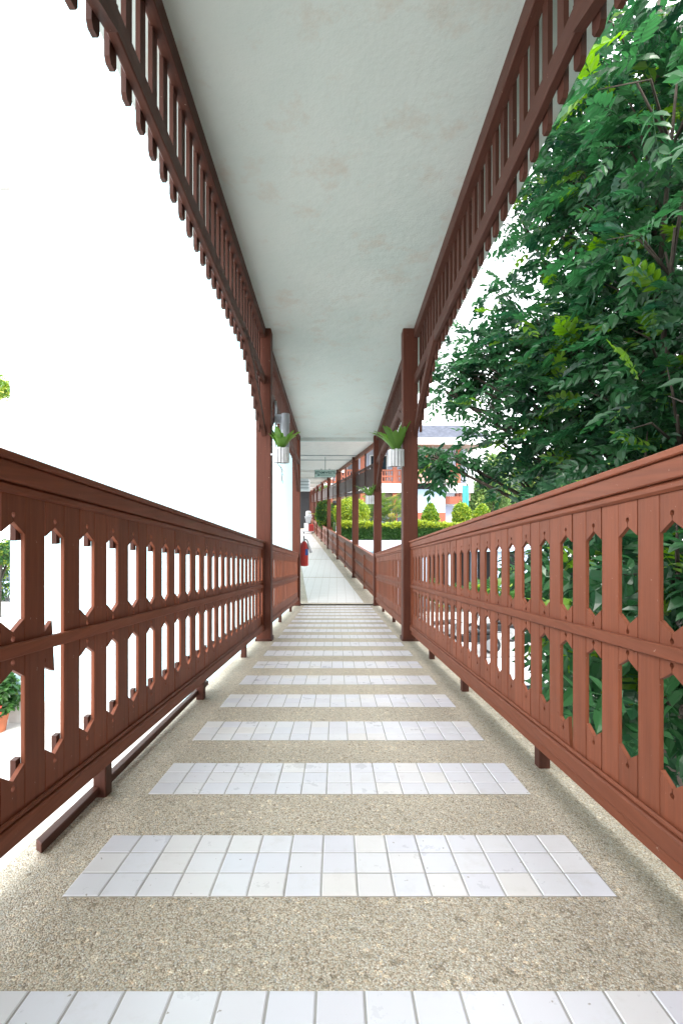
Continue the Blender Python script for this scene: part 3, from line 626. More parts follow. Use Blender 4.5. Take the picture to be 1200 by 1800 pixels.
# unseen clumps added to the crown beside and behind the camera, blocking light
blobs += [(Vector((x, y, CZ + z)), r) for x, y, z, r in ((3.2, 2.6, 2.2, .95), (3.0, 1.2, .9, .9), (3.4, .2, 2.6, 1.0), (3.1, -1.0, 1.2, .9), (4.6, 1.6, 3.6, 1.2), (4.4, -.8, 3.8, 1.2), (2.7, 2.0, -.5, .7), (2.8, .2, -.9, .7), (4.8, 3.4, 1.0, 1.1), (4.8, 3.2, 5.2, 1.2), (3.3, -2.6, 2.6, 1.0), (2.9, -2.2, -.2, .8), (3.0, 3.6, .6, .8), (3.2, 3.6, 3.2, .9), (2.9, 1.8, 1.2, .75), (2.9, .4, .4, .75), (3.0, -.6, 2.0, .8), (3.4, -1.8, 3.4, .9), (2.8, -1.4, .2, .7), (4.2, .6, 5.0, 1.1), (4.4, 2.4, 4.6, 1.1), (3.4, -3.6, 1.2, .9), (3.6, -3.6, 3.2, .9), (3.5, 1.4, 3.0, .9), (2.6, 3.0, -.6, .55), (2.6, 1.0, -1.2, .6), (2.7, -.8, -1.2, .6))]
tb = Vector((4.55, 6.6, 0)); tree = thing('tree', 'large dark green leafy tree towering over the right side of the ramp', 'tree', tb)
branchy(tree, tb, blobs, .21, (4.6, 6.9, CZ + 7.2))
mats, tones = [], []
for (c, r) in blobs:
    n = int(max(26, 200 * r ** 2.3))
    for _ in range(n):
        d = Vector((random.gauss(0, 1), random.gauss(0, 1), random.gauss(0, .8))).normalized(); p = c + d * r * random.uniform(.35, 1.05) ** .8
        if p.x < 1.32 and p.y < 12: continue
        if p.y < 4.5 and p.z > CZ + .3 and (p.y < .4 or VX + F * p.x / p.y < 1330): continue
        out = (d + Vector((random.gauss(0, .5), random.gauss(0, .5), random.gauss(-.05, .3)))).normalized(); out.z *= .75
        up = Vector((random.gauss(-.25, .5), random.gauss(-.45, .5), 1))
        tn = random.random() * .75
        if random.random() < .12 and d.z > -.2: tn = random.uniform(.9, 1.0)
        mats.append((random.randrange(4), orient(p, out, up, random.uniform(.75, 1.2)))); tones.append(tn)
# a denser tree, added outside the frame to block light from the right
tb2 = Vector((4.6, -1.0, 0)); added_tree = thing('tree', 'added unseen dense tree blocking light right of the ramp beside the camera', 'tree', tb2)
bl2 = [(Vector((x + random.uniform(-.2, .2), y + random.uniform(-.3, .3), CZ + z)), 1.15) for y in (-7, -5, -3, -1, 1, 2.8) for x, z in ((3.3, -2.6), (3.3, -.7), (3.4, 1.1), (3.6, 2.9), (4.2, 4.6), (5.0, 6.0))]
branchy(added_tree, tb2, bl2, .24, (4.7, -1.2, CZ + 6.5)); m2, t2 = [], []
for c, r in bl2:
    for _ in range(110):
        d = Vector((random.gauss(0, 1), random.gauss(0, 1), random.gauss(0, .9))).normalized(); p = c + d * r * random.uniform(.3, 1.0)
        if p.x < 1.9 or (p.y > .3 and VX + F * p.x / p.y < 1440): continue
        m2.append((random.randrange(4), orient(p, d + Vector((0, 0, random.gauss(0, .3))), Vector((random.gauss(-.4, .5), random.gauss(0, .5), 1)), random.uniform(1.1, 1.6)))); t2.append(random.random() * .75)
stamp('crown', FR, m2, t2, 'leaf', added_tree, 'stuff', tuple(tb2 + Vector((0, 0, 5))))
def inview(p): return p.y > .5 and -20 < VX + F * p.x / p.y < 1230 and -30 < VY - F * (p.z - CZ) / p.y < 1400
order = sorted(range(len(mats)), key=lambda i: mats[i][1].translation.length_squared - 2 * CZ * mats[i][1].translation.z)
near = set([i for i in order if inview(mats[i][1].translation)][:300])
rest_i = [i for i in range(len(mats)) if i not in near]
crown = stamp('crown', FR, [mats[i] for i in rest_i], [tones[i] for i in rest_i], 'leaf', tree, 'stuff', tuple(tb + Vector((0, 0, 5))))
LM = [[single_mesh('leaf', g_, 'leaf', tn) for tn in (.1, .4, .65, .95)] for g_ in FR]
for i in near:
    k, mt = mats[i]; tn = tones[i]; me = LM[k][0 if tn < .25 else 1 if tn < .5 else 2 if tn < .8 else 3]
    o = bpy.data.objects.new('leaf', me); COL.objects.link(o); o.parent = crown
    o.matrix_local = Matrix.Translation(-(tb + Vector((0, 0, 5)))) @ mt

# hanging planters and ferns on the posts
def planter(c, r, h, label, flabel, nl, L, wd, upness, seed):
    rnd = random.Random(seed); c = Vector(c)
    t = thing('hanging_planter', label, 'planter', c, 'white slatted planters on the posts')
    MB().lathe([(r * .86, .006), (r * .9, .02), (r * .9, h - .02)], c, 18).build('liner', 'dark', t)
    n = 15
    for k in range(n):
        a = 2 * math.pi * k / n; ca, sa = math.cos(a), math.sin(a); hw = r * .16; z0 = rnd.uniform(-.003, .003); z1 = h + rnd.uniform(-.005, .005)
        q_ = lambda rr, w_: (c.x + ca * rr - sa * w_, c.y + sa * rr + ca * w_)
        MB().hexa([(*q_(r * .93, -hw), c.z + z0), (*q_(r * 1.02, -hw), c.z + z0), (*q_(r * 1.02, hw), c.z + z0), (*q_(r * .93, hw), c.z + z0), (*q_(r * .93, -hw), c.z + z1), (*q_(r * 1.02, -hw), c.z + z1), (*q_(r * 1.02, hw), c.z + z1), (*q_(r * .93, hw), c.z + z1)]).build('slat', 'pot_slat', t, .0015)
    MB().lathe([(r * .84, h - .03), (r * .84, h - .022)], c, 16).build('soil', 'soil', t)
    sx = -1 if c.x < 0 else 1
    MB().box(*sorted((c.x + sx * r * 1.03, c.x + sx * (r * 1.03 + .03))), c.y - .015, c.y + .015, c.z + h * .5, c.z + h * .62).build('hook', 'steel', t)
    f = thing('fern', flabel, 'fern', c + Vector((0, 0, h - .022)), 'ferns in the post planters')
    for k in range(nl):
        a = 2 * math.pi * (k + rnd.uniform(-.3, .3)) / nl; u = upness * rnd.uniform(.7, 1.3); l = L * rnd.uniform(.75, 1.15); w_ = wd * rnd.uniform(.8, 1.2)
        if sx * math.cos(a) > .35: u *= 2.2; l *= .8
        d = Vector((math.cos(a), math.sin(a), 0)); side = Vector((-d.y, d.x, 0)); v, fa, ns = [], [], 8
        for i in range(ns + 1):
            tt = i / ns; p = c + Vector((0, 0, h - .024)) + d * (r * .25 + l * tt * (1 / (1 + u)) * 1.1) + Vector((0, 0, l * ((.35 + u) / (1 + u) * 1.15 * tt - .62 * tt * tt / (1 + u))))
            ww = w_ * (math.sin(math.pi * min(1, .12 + .86 * tt)) ** .8) * .5
            wav = Vector((0, 0, .006 * math.sin(i * 2.2 + k)))
            v += [p + side * ww + Vector((0, 0, ww * .35)) + wav, p, p - side * ww + Vector((0, 0, ww * .35)) - wav]
        for i in range(ns): b = i * 3; fa += [(b, b + 3, b + 4, b + 1), (b + 1, b + 4, b + 5, b + 2)]
        m = MB(); m.add(v, fa); o = m.build('leaf', 'fern', f, smooth=True)
        a_ = o.data.attributes.new('tone', 'FLOAT', 'FACE'); a_.data.foreach_set('value', [rnd.uniform(.1, .85)] * len(o.data.polygons))
    return t
c1 = at(494, 814, 5.22); planter((c1.x, 5.22, c1.z), .086, .165, 'white slatted planter on the left post', 'broad-leaved fern growing from the planter on the left post', 15, .40, .066, .95, 3)
c2 = at(696, 820, 5.22); planter((c2.x, 5.22, c2.z), .084, .18, 'white slatted planter on the near right post', 'tall bird nest fern growing from the planter on the near right post', 14, .52, .075, 1.1, 8)
c3 = at(650, 886, 9.93); planter((c3.x, 9.93, c3.z), .085, .175, 'white slatted planter on the far right post at the ramp foot', 'spiky narrow-leaved plant in the planter at the ramp foot', 26, .46, .032, .8, 5)
vn = [at(486, 813, 5.22), at(494, 822, 5.2), at(496, 832, 5.22), at(495, 842, 5.23), at(497, 850, 5.22)]
vo = MB(); vo.tube(vn, [.004, .006, .003, .005, .002], 5)
for q_, l in ((vn[1], .05), (vn[2], .03), (vn[3], .035)): vo.tube([q_, q_ + Vector((l * .6, 0, -l))], [.003, .001], 4)
tag(vo.build('root', 'bark'), 'thin dark root dangling below the left planter', 'root')

# ------------------------------------------------------------------ terrace with hedge, bushes and palms
YT = 22.0; zt = CZ - 1.55
te = thing('terrace', 'raised white-edged terrace carrying the hedge beside the corridor', 'terrace', (4, 26, 0))
MB().box(xr(YT) + .5, 10.6, YT, 46, zt - .42, zt).build('slab', 'lilac_wall', te)
MB().box(xr(YT) + .5, 10.6, YT - .06, YT - .001, zt - .50, zt - .38).build('drip_edge', 'blue_wall', te)
MB().box(xr(YT) + .7, 10.4, YT + 2.2, YT + 2.3, 0, zt - .43).build('back_wall', 'dark', te)
for i in range(9):
    x = .4 + i * 1.15; MB().box(x, x + .26, YT + .1, YT + .36, 0, zt - .421).build('column', 'blue_wall', te)
ZT = zt
TP = [leaf_cluster_geo(8, .07, .085, .05) for _ in range(5)]
TPW = [leaf_cluster_geo(10, .05, .085, .04) for _ in range(4)]
def bush_fill(name, pts, m, parent, tone, scale=1.0, temps=None, loc=(0, 0, 0)):
    ms = [(random.randrange(len(temps or TP)), Matrix.Translation(p) @ Matrix.Rotation(random.uniform(0, 6.28), 4, (random.gauss(0, 1), random.gauss(0, 1), random.gauss(0, 1))) @ Matrix.Scale(scale * random.uniform(.8, 1.3), 4)) for p in pts]
    return stamp(name, temps or TP, ms, [tone(p) for p in pts], m, parent, 'stuff', loc)
hd = thing('hedge', 'long clipped hedge with yellow-green top along the terrace edge', 'hedge', (3.4, YT + .5, ZT))
pts = []
for _ in range(9000):
    x = random.uniform(.05, 7.6); f_ = random.random(); hh = .72 + .05 * math.sin(x * 2.1) + .03 * math.sin(x * 5.3)
    if f_ < .55: p = Vector((x, YT + .16 + random.uniform(0, .1), ZT + random.uniform(.04, hh)))
    else: p = Vector((x, random.uniform(YT + .16, YT + .95), ZT + hh + random.uniform(-.1, .04)))
    pts.append(p)
bush_fill('foliage', pts, 'hedge_leaf', hd, lambda p: random.uniform(.9, 1.0) if p.z > ZT + .60 and random.random() < .85 else random.uniform(0, .75), 1.0)
MB().box(.12, 7.5, YT + .24, YT + .9, ZT, ZT + .62).build('twig_core', 'bark', hd)
def bush(px, py, Y, rx, rz, label, shape='dome', m='yellow_leaf', n=1600, hi=.5, sc=1.0):
    c = at(px, py, Y); base = Vector((c.x, Y, ZT)); t = thing('bush', label, 'bush', base, 'clipped bushes on the terrace'); ps = []
    for _ in range(n):
        d = Vector((random.gauss(0, 1), random.gauss(0, 1), random.gauss(0, 1))).normalized(); k = random.uniform(.72, 1.05)
        w_ = 1.0 if shape == 'dome' else max(.1, .95 - .55 * d.z)
        ps.append(c + Vector((d.x * rx * k * w_, d.y * rx * k * w_, d.z * rz * k)))
    bush_fill('foliage', ps, m, t, lambda p: random.uniform(.85, 1.0) if random.random() < hi else random.uniform(0, .8), sc)
    MB().tube([base, base + Vector((.02, 0, (c.z - ZT) * .6)), c], [.05, .04, .02], 8).build('stem', 'bark', t)
bush(756, 904, 24.0, .36, .52, 'small cone-shaped bush in front of the blue and red wall', 'cone', n=1000, hi=.2)
bush(811, 906, 24.0, .42, .58, 'egg-shaped yellow-green bush left of the teal post', n=1300)
bush(847, 904, 24.0, .42, .48, 'rounded yellow-green bush nearest the right railing', 'cone', n=1200)
bush(618, 903, 24.5, .85, .75, 'big round yellow-green bush seen between the corridor posts', n=3500, hi=.7)
bush(572, 905, 27.5, .55, .8, 'dark green bush far along the corridor', n=1200, m='hedge_leaf', hi=.1)
PF = [frond_geo(16, 1.0, .30, .03, .45, .45, 50) for _ in range(3)]
def palm(px, Y, h, n, label, seed):
    rnd = random.Random(seed); b = Vector((at(px, 0, Y).x, Y, ZT)); t = thing('palm', label, 'palm', b, 'areca palms on the terrace'); ms = []; tn = []; st = MB()
    for k in range(n):
        a = rnd.uniform(0, 6.28); o = Vector((math.cos(a), math.sin(a), 0)); hh = h * rnd.uniform(.25, .75); p0 = b + o * .12; p1 = b + o * (.12 + .12 * rnd.random()) + Vector((0, 0, hh))
        st.tube([p0, p0.lerp(p1, .5), p1], [.03, .022, .014], 6)
        ms.append((rnd.randrange(3), orient(p1, o * rnd.uniform(.5, 1.1) + Vector((0, 0, 1.0)), (o * -1) + Vector((0, 0, .6)), h * rnd.uniform(.45, .62)))); tn.append(rnd.random())
    st.build('stem', 'palm_leaf', t); stamp('fronds', PF, ms, tn, 'palm_leaf', t, 'stuff')
palm(690, 25.5, 2.0, 22, 'feathery palm beside the white slatted chair on the terrace', 1)
palm(664, 26.0, 2.2, 24, 'bushy feathery palm between the two near right posts', 2)
palm(648, 26.5, 1.9, 16, 'reddish-stemmed feathery palm left of the ramp foot post', 3)
palm(585, 29.0, 2.0, 14, 'feathery palm far along the corridor behind the posts', 4)
def pot(p, r, h, label, m='clay'):
    t = thing('flower_pot', label, 'pot', p, 'clay pots'); MB().lathe([(r * .68, 0), (r, h * .85), (r * 1.08, h * .86), (r * 1.08, h), (r * .92, h), (r * .9, h - .03)], p, 16).build('body', m, t, smooth=False); return t
q_ = at(645, 0, 25); pot(Vector((q_.x, 25, ZT)), .30, .62, 'red-brown pot on the terrace left of the far right post')
q_ = at(684, 0, 24.6); pot(Vector((q_.x, 24.6, ZT)), .30, .55, 'red-brown pot on the terrace below the white slatted chair')
chx = at(685, 0, 26.2).x
ch = thing('slatted_chair', 'small white slatted chair with red seat behind the hedge', 'chair', (chx, 26.2, ZT))
for i in range(5): MB().box(chx - .24 + i * .11, chx - .17 + i * .11, 26.40, 26.43, ZT + .56, ZT + 1.35).build('back_slat', 'white_paint', ch)
MB().box(chx - .28, chx + .28, 25.95, 26.39, ZT + .50, ZT + .555).build('seat', 'red', ch)
for dx in (-.25, .2):
    for dy in (25.98, 26.33): MB().box(chx + dx, chx + dx + .05, dy, dy + .05, ZT, ZT + .499).build('leg', 'white_paint', ch)

# ------------------------------------------------------------------ two-storey building behind the terrace
YB = 28.0
b = thing('two_storey_building', 'two-storey building with terracotta balcony and grey tiled roof behind the terrace', 'building', (3, YB, ZT))
xa, xb = -.5, 7.9
hz = lambda py, Y=YB: at(0, py, Y).z
MB().box(xa, xb, YB + 1.6, YB + 8, ZT, hz(866)).build('ground_floor_wall', 'lilac_wall', b)
MB().box(xa, xb, YB, YB + 8, hz(866), hz(850)).build('floor_slab', 'white_paint', b)
MB().box(xa, xb, YB + 1.5, YB + 8, hz(850), hz(776, YB)).build('upper_wall', 'lilac_wall', b)
MB().box(xa + .1, xb - .1, YB + .3, YB + .36, hz(880), hz(866) - .002).build('shade_panel', 'beige', b)
for px in (580, 637, 694, 752, 806):
    x = at(px, 0, YB).x; MB().box(x - .14, x + .14, YB + .05, YB + .30, ZT, hz(866) - .003).build('lower_column', 'terracotta', b); MB().box(x - .12, x + .12, YB + .05, YB + .28, hz(850), hz(775)).build('upper_column', 'terracotta', b)
xcol = [at(px, 0, YB).x for px in (560, 580, 637, 694, 752, 806)]
for x0, x1 in zip(xcol[:-1], xcol[1:]):
    rl = MB(); z0, z1 = hz(850), hz(825); rl.box(x0 + .13, x1 - .13, YB + .08, YB + .16, z1 - .1, z1); rl.box(x0 + .13, x1 - .13, YB + .09, YB + .15, z0 + .03, z0 + .15); rl.box(x0 + .13, x1 - .13, YB + .09, YB + .15, (z0 + z1) / 2 - .04, (z0 + z1) / 2 + .06)
    n = int((x1 - x0 - .26) / .16)
    for i in range(n): rl.box(x0 + .14 + i * .16, x0 + .22 + i * .16, YB + .10, YB + .14, z0 + .151, z1 - .101)
    rl.build('balcony_railing', 'terracotta', b)
for px in (610, 665, 720, 748):
    x = at(px, 0, YB + 1.5).x; f_ = MB().box(x - .55, x + .55, YB + 1.44, YB + 1.499, hz(850) + .05, hz(795)).build('window', 'white_paint', b)
    MB().box(x - .47, x - .03, YB + 1.42, YB + 1.439, hz(850) + .12, hz(797)).build('pane', 'glass', f_); MB().box(x + .03, x + .47, YB + 1.42, YB + 1.439, hz(850) + .12, hz(797)).build('pane', 'glass', f_)
for px in (600, 655, 715):
    x = at(px, 0, YB + 1.6).x; MB().box(x - .5, x + .5, YB + 1.55, YB + 1.599, ZT + .9, hz(884)).build('shutter', 'beige', b)
zr0, zr1 = at(0, 772, YB - 1).z, at(0, 750, YB + 5).z
rf = MB().box(xa - 1.2, xb + .5, YB - 1.05, YB - .95, zr0 - .28, zr0 + .02).build('eave_board', 'white_paint', b)
MB().box(xa - 1.2, xb + .5, YB - .94, YB + 8, zr0 - .27, zr0 - .22).build('soffit', 'beige', b)
nrow = 11
for i in range(nrow):
    y0 = YB - 1.1 + 6.1 * i / nrow; y1 = YB - 1.1 + 6.1 * (i + 1.12) / nrow; z0 = zr0 + .03 + (zr1 - zr0) * i / nrow; z1 = zr0 + .03 + (zr1 - zr0) * (i + 1.0) / nrow
    MB().hexa([(xa - 1.25, y0, z0 + .05), (xb + .55, y0, z0 + .05), (xb + .55, y1, z1 - .0), (xa - 1.25, y1, z1 - .0), (xa - 1.25, y0, z0 + .14), (xb + .55, y0, z0 + .14), (xb + .55, y1, z1 + .05), (xa - 1.25, y1, z1 + .05)]).build('tile_course', 'roof_tile', b)
# lean-to room with rusty tin roof
YR = 26.0; r_ = thing('lean_to_room', 'pale blue room with red-brown base and faded tin roof behind the hedge', 'room', at(760, 900, YR))
xl, xh = at(722, 0, YR).x, at(782, 0, YR).x
MB().box(xl, xh, YR, YB - .1, at(0, 901, YR).z, at(0, 860, YR).z).build('wall', 'blue_wall', r_)
MB().box(xl - .01, xh + .01, YR - .012, YB - .1, ZT, at(0, 901, YR).z - .002).build('base', 'terracotta', r_)
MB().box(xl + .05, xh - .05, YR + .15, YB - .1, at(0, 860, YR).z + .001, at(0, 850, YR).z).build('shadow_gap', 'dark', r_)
MB().box(at(759, 0, YR).x, at(774, 0, YR).x, YR + .05, YR + .14, at(0, 859, YR).z, at(0, 851, YR).z).build('block', 'white_paint', r_)
m, t, p = mat('faded_red_tin'); nn = N(t, 'ShaderNodeTexNoise', Scale=3.0, Detail=7.0); t.links.new(coords(t, (2, 1, 1)), nn.inputs['Vector'])
t.links.new(ramp(t, nn.outputs[0], [(0.3, (.40, .15, .11)), (.5, (.55, .33, .28)), (.75, (.62, .50, .46))]), p.inputs['Base Color']); p.inputs['Roughness'].default_value = .6; M['tin'] = m
z0, z1 = at(0, 849, YR - .5).z, at(0, 827, YB - .1).z; x0, x1 = at(718, 0, YR).x, at(797, 0, YR).x; k = 90; v = []
for i in range(k + 1):
    x = x0 + (x1 - x0) * i / k; cz = .028 * math.sin(i * 1.57); v += [(x, YR - .5, z0 + cz), (x, YB - .15, z1 + cz), (x, YR - .5, z0 + cz + .012), (x, YB - .15, z1 + cz + .012)]
fa = []
for i in range(k): o = 4 * i; fa += [(o, o + 4, o + 5, o + 1), (o + 2, o + 3, o + 7, o + 6), (o, o + 2, o + 6, o + 4), (o + 1, o + 5, o + 7, o + 3)]
MB().add(v, fa).build('tin_roof', 'tin', r_)
# veranda wing on the right
vr = thing('veranda_wing', 'small white veranda wing with red rail right of the tin-roofed room', 'building', at(798, 930, 26.6))
x0, x1 = at(783, 0, 26.6).x, at(812, 0, 26.6).x
MB().box(x0, x1 + .2, 26.6, 27.9, at(0, 866, 26.6).z, at(0, 850, 26.6).z).build('slab', 'white_paint', vr)
MB().box(x0, at(800, 0, 27).x, 27.2, 27.9, ZT, at(0, 866, 26.6).z - .002).build('wall', 'white_paint', vr)
MB().box(x0, x1, 26.65, 26.72, at(0, 886, 26.6).z, at(0, 876, 26.6).z).build('rail_panel', 'terracotta', vr)
for i in range(7): MB().lathe([(.07, -.02), (.07, .02)], (x0 + .08 + i * .125, 26.685, at(0, 876, 26.6).z + .05), 10, 'Y').build('rail_scallop', 'terracotta', vr)
MB().box(x1 - .13, x1, 26.75, 26.9, ZT, at(0, 866, 26.6).z - .003).build('corner_post', 'terracotta', vr)
MB().box(x0 + .05, x0 + .85, 27.1, 27.199, ZT + .1, at(0, 889, 27).z).build('door', 'lilac_wall', vr)
tp = at(818, 0, 26.0); tl = thing('teal_screen', 'narrow teal upright screen at the right end of the veranda', 'screen', (tp.x, 26, ZT))
for i in range(3): MB().box(tp.x - .17 + i * .115, tp.x - .065 + i * .115, 26.0 + (.02 if i == 1 else 0), 26.06 + (.02 if i == 1 else 0), ZT, at(0, 853, 26).z).build('sheet', 'teal', tl)
# pale far trees
def far_tree(px, py, Y, r, label, n=2200, m='far_leaf', zb=0, grp=None):
    c = at(px, py, Y); t = thing('far_tree', label, 'tree', (c.x, Y, zb), grp); ps = []
    cs = [c + Vector((random.gauss(0, .5), random.gauss(0, .5), random.gauss(0, .45))) * r for _ in range(9)]
    for _ in range(n):
        d = Vector((random.gauss(0, 1), random.gauss(0, 1), random.gauss(0, 1))).normalized(); ps.append(random.choice(cs) + d * r * .5 * random.uniform(.5, 1.05))
    bush_fill('crown', ps, m, t, lambda p: random.random(), 2.6 * r / 2.2)
    tr = MB(); tr.tube([(c.x, Y, zb), (c.x + .1, Y, (zb + c.z) / 2), c], [.2, .15, .06], 8)
    for q in cs[:5]: tr.tube([(c.x + .1, Y, (zb + c.z) / 2), q], [.08, .02], 5)
    tr.build('trunk', 'bark', t)
far_tree(862, 868, 34, 2.0, 'pale green tree far behind the round bushes')
far_tree(930, 860, 38, 2.6, 'broad pale tree far behind the big dark tree')
far_tree(1030, 850, 40, 3.0, 'hazy green tree far off behind the right railing')
far_tree(560, 880, 48, 1.8, 'green tree beyond the end of the corridor railing')

# ------------------------------------------------------------------ parking lot below on the right
def wheel(parent, c, r, wd, axis='X'):
    o = MB().lathe([(r * .72, -wd / 2), (r * .96, -wd / 2), (r, -wd * .3), (r, wd * .3), (r * .96, wd / 2), (r * .72, wd / 2)], c, 20, axis).build('wheel', 'black_rubber', parent)
    MB().lathe([(r * .7, -wd / 2 - .004), (r * .2, -wd / 2 - .02), (r * .2, wd / 2 + .02), (r * .7, wd / 2 + .004)], c, 16, axis).build('rim', 'steel', o); return o
def car(loc, rz, paint, label):
    t = thing('car', label, 'car', loc); L = 4.2
    low = [(-2.1, .55), (-2.08, .85), (-1.95, .95), (-1.2, .98), (1.0, .96), (1.9, .84), (2.08, .70), (2.1, .38), (1.9, .25), (-1.95, .25), (-2.08, .35)]
    cabin = [(-1.75, .965), (-1.25, 1.38), (-.6, 1.46), (.1, 1.44), (.95, .972)]
    def loft(prof, w0, w1, zlo, zhi, name, m, bv):
        v = []; n = len(prof)
        for s_ in (-1, 1):
            for (y, z) in prof: v.append((s_ * (w0 + (w1 - w0) * (z - zlo) / (zhi - zlo)), y, z))
        f = [tuple(range(n)), tuple(range(2 * n - 1, n - 1, -1))] + [(i, (i + 1) % n, n + (i + 1) % n, n + i) for i in range(n)]
        return MB().add(v, f).build(name, m, None, bv)
    parts = [loft(low, .85, .80, .25, .98, 'body', paint, .05), loft(cabin, .76, .56, .96, 1.46, 'cabin', paint, .03)]
    for o in parts: o.parent = t
    cab = parts[1]
    def pane(pts): m = MB(); m.prism(pts, (0, 0, .001)); o = m.build('window', 'glass', None); o.parent = cab
    pane([(-.66, -1.745, 1.005), (.66, -1.745, 1.005), (.54, -1.29, 1.375), (-.54, -1.29, 1.375)]); pane([(-.66, .93, 1.0), (.66, .93, 1.0), (.53, .18, 1.43), (-.53, .18, 1.43)])
    for s_ in (-1, 1):
        for (a0, a1, b0, b1) in ((-1.45, -.55, -1.15, -.55), (-.45, .68, -.45, .1)): 
            m = MB(); e_ = .006; X = lambda z: s_ * (.76 - .2 * (z - .96) / .5 + e_)
            m.prism([(X(1.01), a0, 1.01), (X(1.01), a1, 1.01), (X(1.37), b1, 1.37), (X(1.37), b0, 1.37)], (s_ * .003, 0, 0)); o = m.build('window', 'glass', None); o.parent = cab
    for s_ in (-1, 1):
        for nm, y, mm in (('headlight', 2.06, 'steel'), ('taillight', -2.11, 'tail_red')):
            o = MB().box(s_ * .62 - .14, s_ * .62 + .14, y - .02, y + .05, .62, .76).build(nm, mm, None, .01); o.parent = t
        o = MB().box(s_ * .86 - .04, s_ * .86 + .04, .62, .78, .98, 1.08).build('mirror', paint, None, .015); o.parent = t
        for y in (-1.3, 1.35):
            wh = wheel(None, (0, 0, 0), .31, .2); wh.parent = t; wh.location = (s_ * .76, y, .31)
    o = MB().box(-.85, .85, -2.16, -2.10, .38, .55).build('bumper', 'blue_plastic' if paint == 'car_white' else paint, None, .02); o.parent = t
    t.rotation_euler.z = rz; return t
car((3.35, 10.0, 0), R(3), 'car_white', 'white car parked below the right railing beside the tree')
def motorbike(x, y, rz, label, m):
    t = thing('motorbike', label, 'motorbike', (x, y, 0), 'motorbikes parked on the lot')
    def add(mb, n, mm, bv=0): o = mb.build(n, mm, None, bv); o.parent = t; return o
    for yy in (-.62, .62): wh = wheel(None, (0, 0, 0), .28, .08); wh.parent = t; wh.location = (0, yy, .28)
    add(MB().hexa([(-.10, -.35, .34), (.10, -.35, .34), (.10, .35, .34), (-.10, .35, .34), (-.13, -.8, .62), (.13, -.8, .62), (.12, .30, .55), (-.12, .30, .55)]), 'body', m, .03)
    add(MB().hexa([(-.12, -.75, .64), (.12, -.75, .64), (.10, .05, .60), (-.10, .05, .60), (-.13, -.78, .76), (.13, -.78, .76), (.10, .08, .68), (-.10, .08, .68)]), 'seat', 'black_rubber', .03)
    add(MB().tube([(0, .62, .28), (0, .50, .65), (0, .40, .98)], .035), 'fork', 'steel')
    add(MB().hexa([(-.16, .36, .40), (.16, .36, .40), (.16, .42, .40), (-.16, .42, .40), (-.17, .30, .85), (.17, .30, .85), (.17, .38, .85), (-.17, .38, .85)]), 'leg_shield', m, .015)
    hb_ = add(MB().tube([(-.34, .28, 1.02), (-.15, .38, .99), (.15, .38, .99), (.34, .28, 1.02)], .016), 'handlebar', 'black_rubber')
    for s_ in (-1, 1): o = MB().tube([(s_ * .2, .37, 1.0), (s_ * .25, .36, 1.13)], .008).build('mirror_stalk', 'steel', None); o.parent = hb_; o = MB().lathe([(.05, 0), (.055, .015)], (s_ * .25, .35, 1.15), 10, 'Y').build('mirror', 'glass', None); o.parent = hb_
    add(MB().lathe([(.03, 0), (.08, .06), (.085, .09)], (0, .40, .92), 12, 'Y'), 'headlight', 'steel')
    add(MB().tube([(.12, -.1, .25), (.14, -.45, .28), (.15, -.85, .36)], [.025, .04, .045]), 'exhaust', 'steel')
    t.rotation_euler.z = rz
motorbike(4.2, 15.2, R(80), 'black motorbike parked nearest the white car', 'black_rubber')
motorbike(3.3, 16.4, R(95), 'grey motorbike parked nearer the corridor', 'grey_plastic')
motorbike(5.3, 16.6, R(75), 'black motorbike farthest from the ramp on the lot', 'dark')
motorbike(2.4, 18.0, R(100), 'white motorbike standing close to the corridor edge', 'car_white')
def shrub(p, h, r, label, n=40, m='hedge_leaf'):
    t = thing('shrub', label, 'shrub', p, 'leafy shrubs in front of the terrace'); p = Vector(p); ms, tn = [], []
    for _ in range(n):
        a = random.uniform(0, 6.28); d = Vector((math.cos(a), math.sin(a), random.uniform(.2, 1.6))).normalized()
        ms.append((random.randrange(4), orient(p + d * r * random.uniform(.1, .6) + Vector((0, 0, random.uniform(.1, .6) * h)), d, (0, 0, 1), 1.7))); tn.append(random.random() * .9)
    stamp('foliage', FR, ms, tn, m, t, 'stuff'); s_ = MB()
    for k in range(4): a = k * 1.6; s_.tube([p, p + Vector((math.cos(a) * r * .4, math.sin(a) * r * .4, h * .7))], [.02, .008], 5)
    s_.build('stem', 'bark', t)
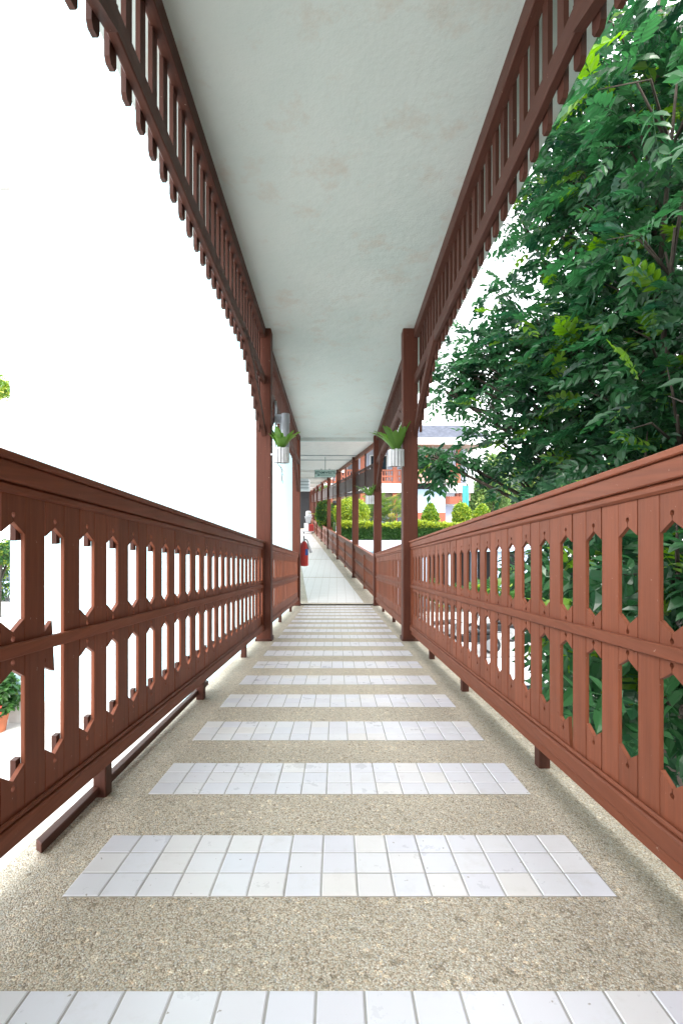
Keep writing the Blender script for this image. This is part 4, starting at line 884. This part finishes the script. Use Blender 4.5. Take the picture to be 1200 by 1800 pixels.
for i, x in enumerate((4.4, 5.6, 6.7, 7.7)): shrub((x, YT - .8, 0), 1.0, .7, ['low leafy shrub before the first blue columns of the terrace', 'leafy shrub before the middle blue columns of the terrace', 'leafy shrub under the terrace right of the middle columns', 'leafy shrub under the right end of the terrace'][i])
MB_k = MB().box(1.6, 9, 20.2, 20.4, 0, .14); struct(MB_k.build('kerb', 'kerb', None, .02))

# ------------------------------------------------------------------ glimpses past the left edge of the white building
ap = thing('apartment_block', 'pale flat-roofed block glimpsed at the far left edge', 'building', (-24, 34, 0)); ztop = at(0, 334, 33).z
MB().box(-34, at(24, 0, 33).x, 33, 40, 0, ztop).build('wall', 'white_paint', ap)
MB().box(-34.2, at(25, 0, 33).x + .1, 32.6, 40.2, ztop, ztop + .25).build('roof_slab', 'kerb', ap)
for i in range(5): f_ = MB().box(-24.6, -23.4, 32.95, 32.999, 3 + i * 3.6, 4.8 + i * 3.6).build('window', 'white_paint', ap); MB().box(-24.5, -23.5, 32.93, 32.949, 3.1 + i * 3.6, 4.7 + i * 3.6).build('pane', 'glass', f_)
far_tree(-22, 672, 26, 1.1, 'yellow-green treetop high at the far left edge', 900, 'yellow_leaf')
far_tree(-8, 975, 20, 1.0, 'leafy young tree seen through the first left railing opening', 1100, 'hedge_leaf')
car((-16.6, 24.0, 0), R(85), 'car_blue', 'silver-blue car seen through the first left railing opening')
pp = Vector((-6.93, 9.9, 0)); pot(pp, .2, .42, 'clay pot of red flowers at the foot of the white building')
sh_ = thing('flowering_plant', 'leafy plant with coral flowers in the clay pot', 'plant', pp + Vector((0, 0, .39)), None); ps = [pp + Vector((random.gauss(0, .14), random.gauss(0, .14), random.uniform(.45, 1.05))) for _ in range(260)]
bush_fill('foliage', ps, 'hedge_leaf', sh_, lambda p: random.random() * .8, 1.6)
for k in range(5): MB().lathe([(.012, 0), (.05, .02), (.06, .05), (.02, .06)], pp + Vector((random.uniform(-.1, .2), random.uniform(-.25, -.1), random.uniform(.38, .7))), 9).build('flower', 'flower', sh_)
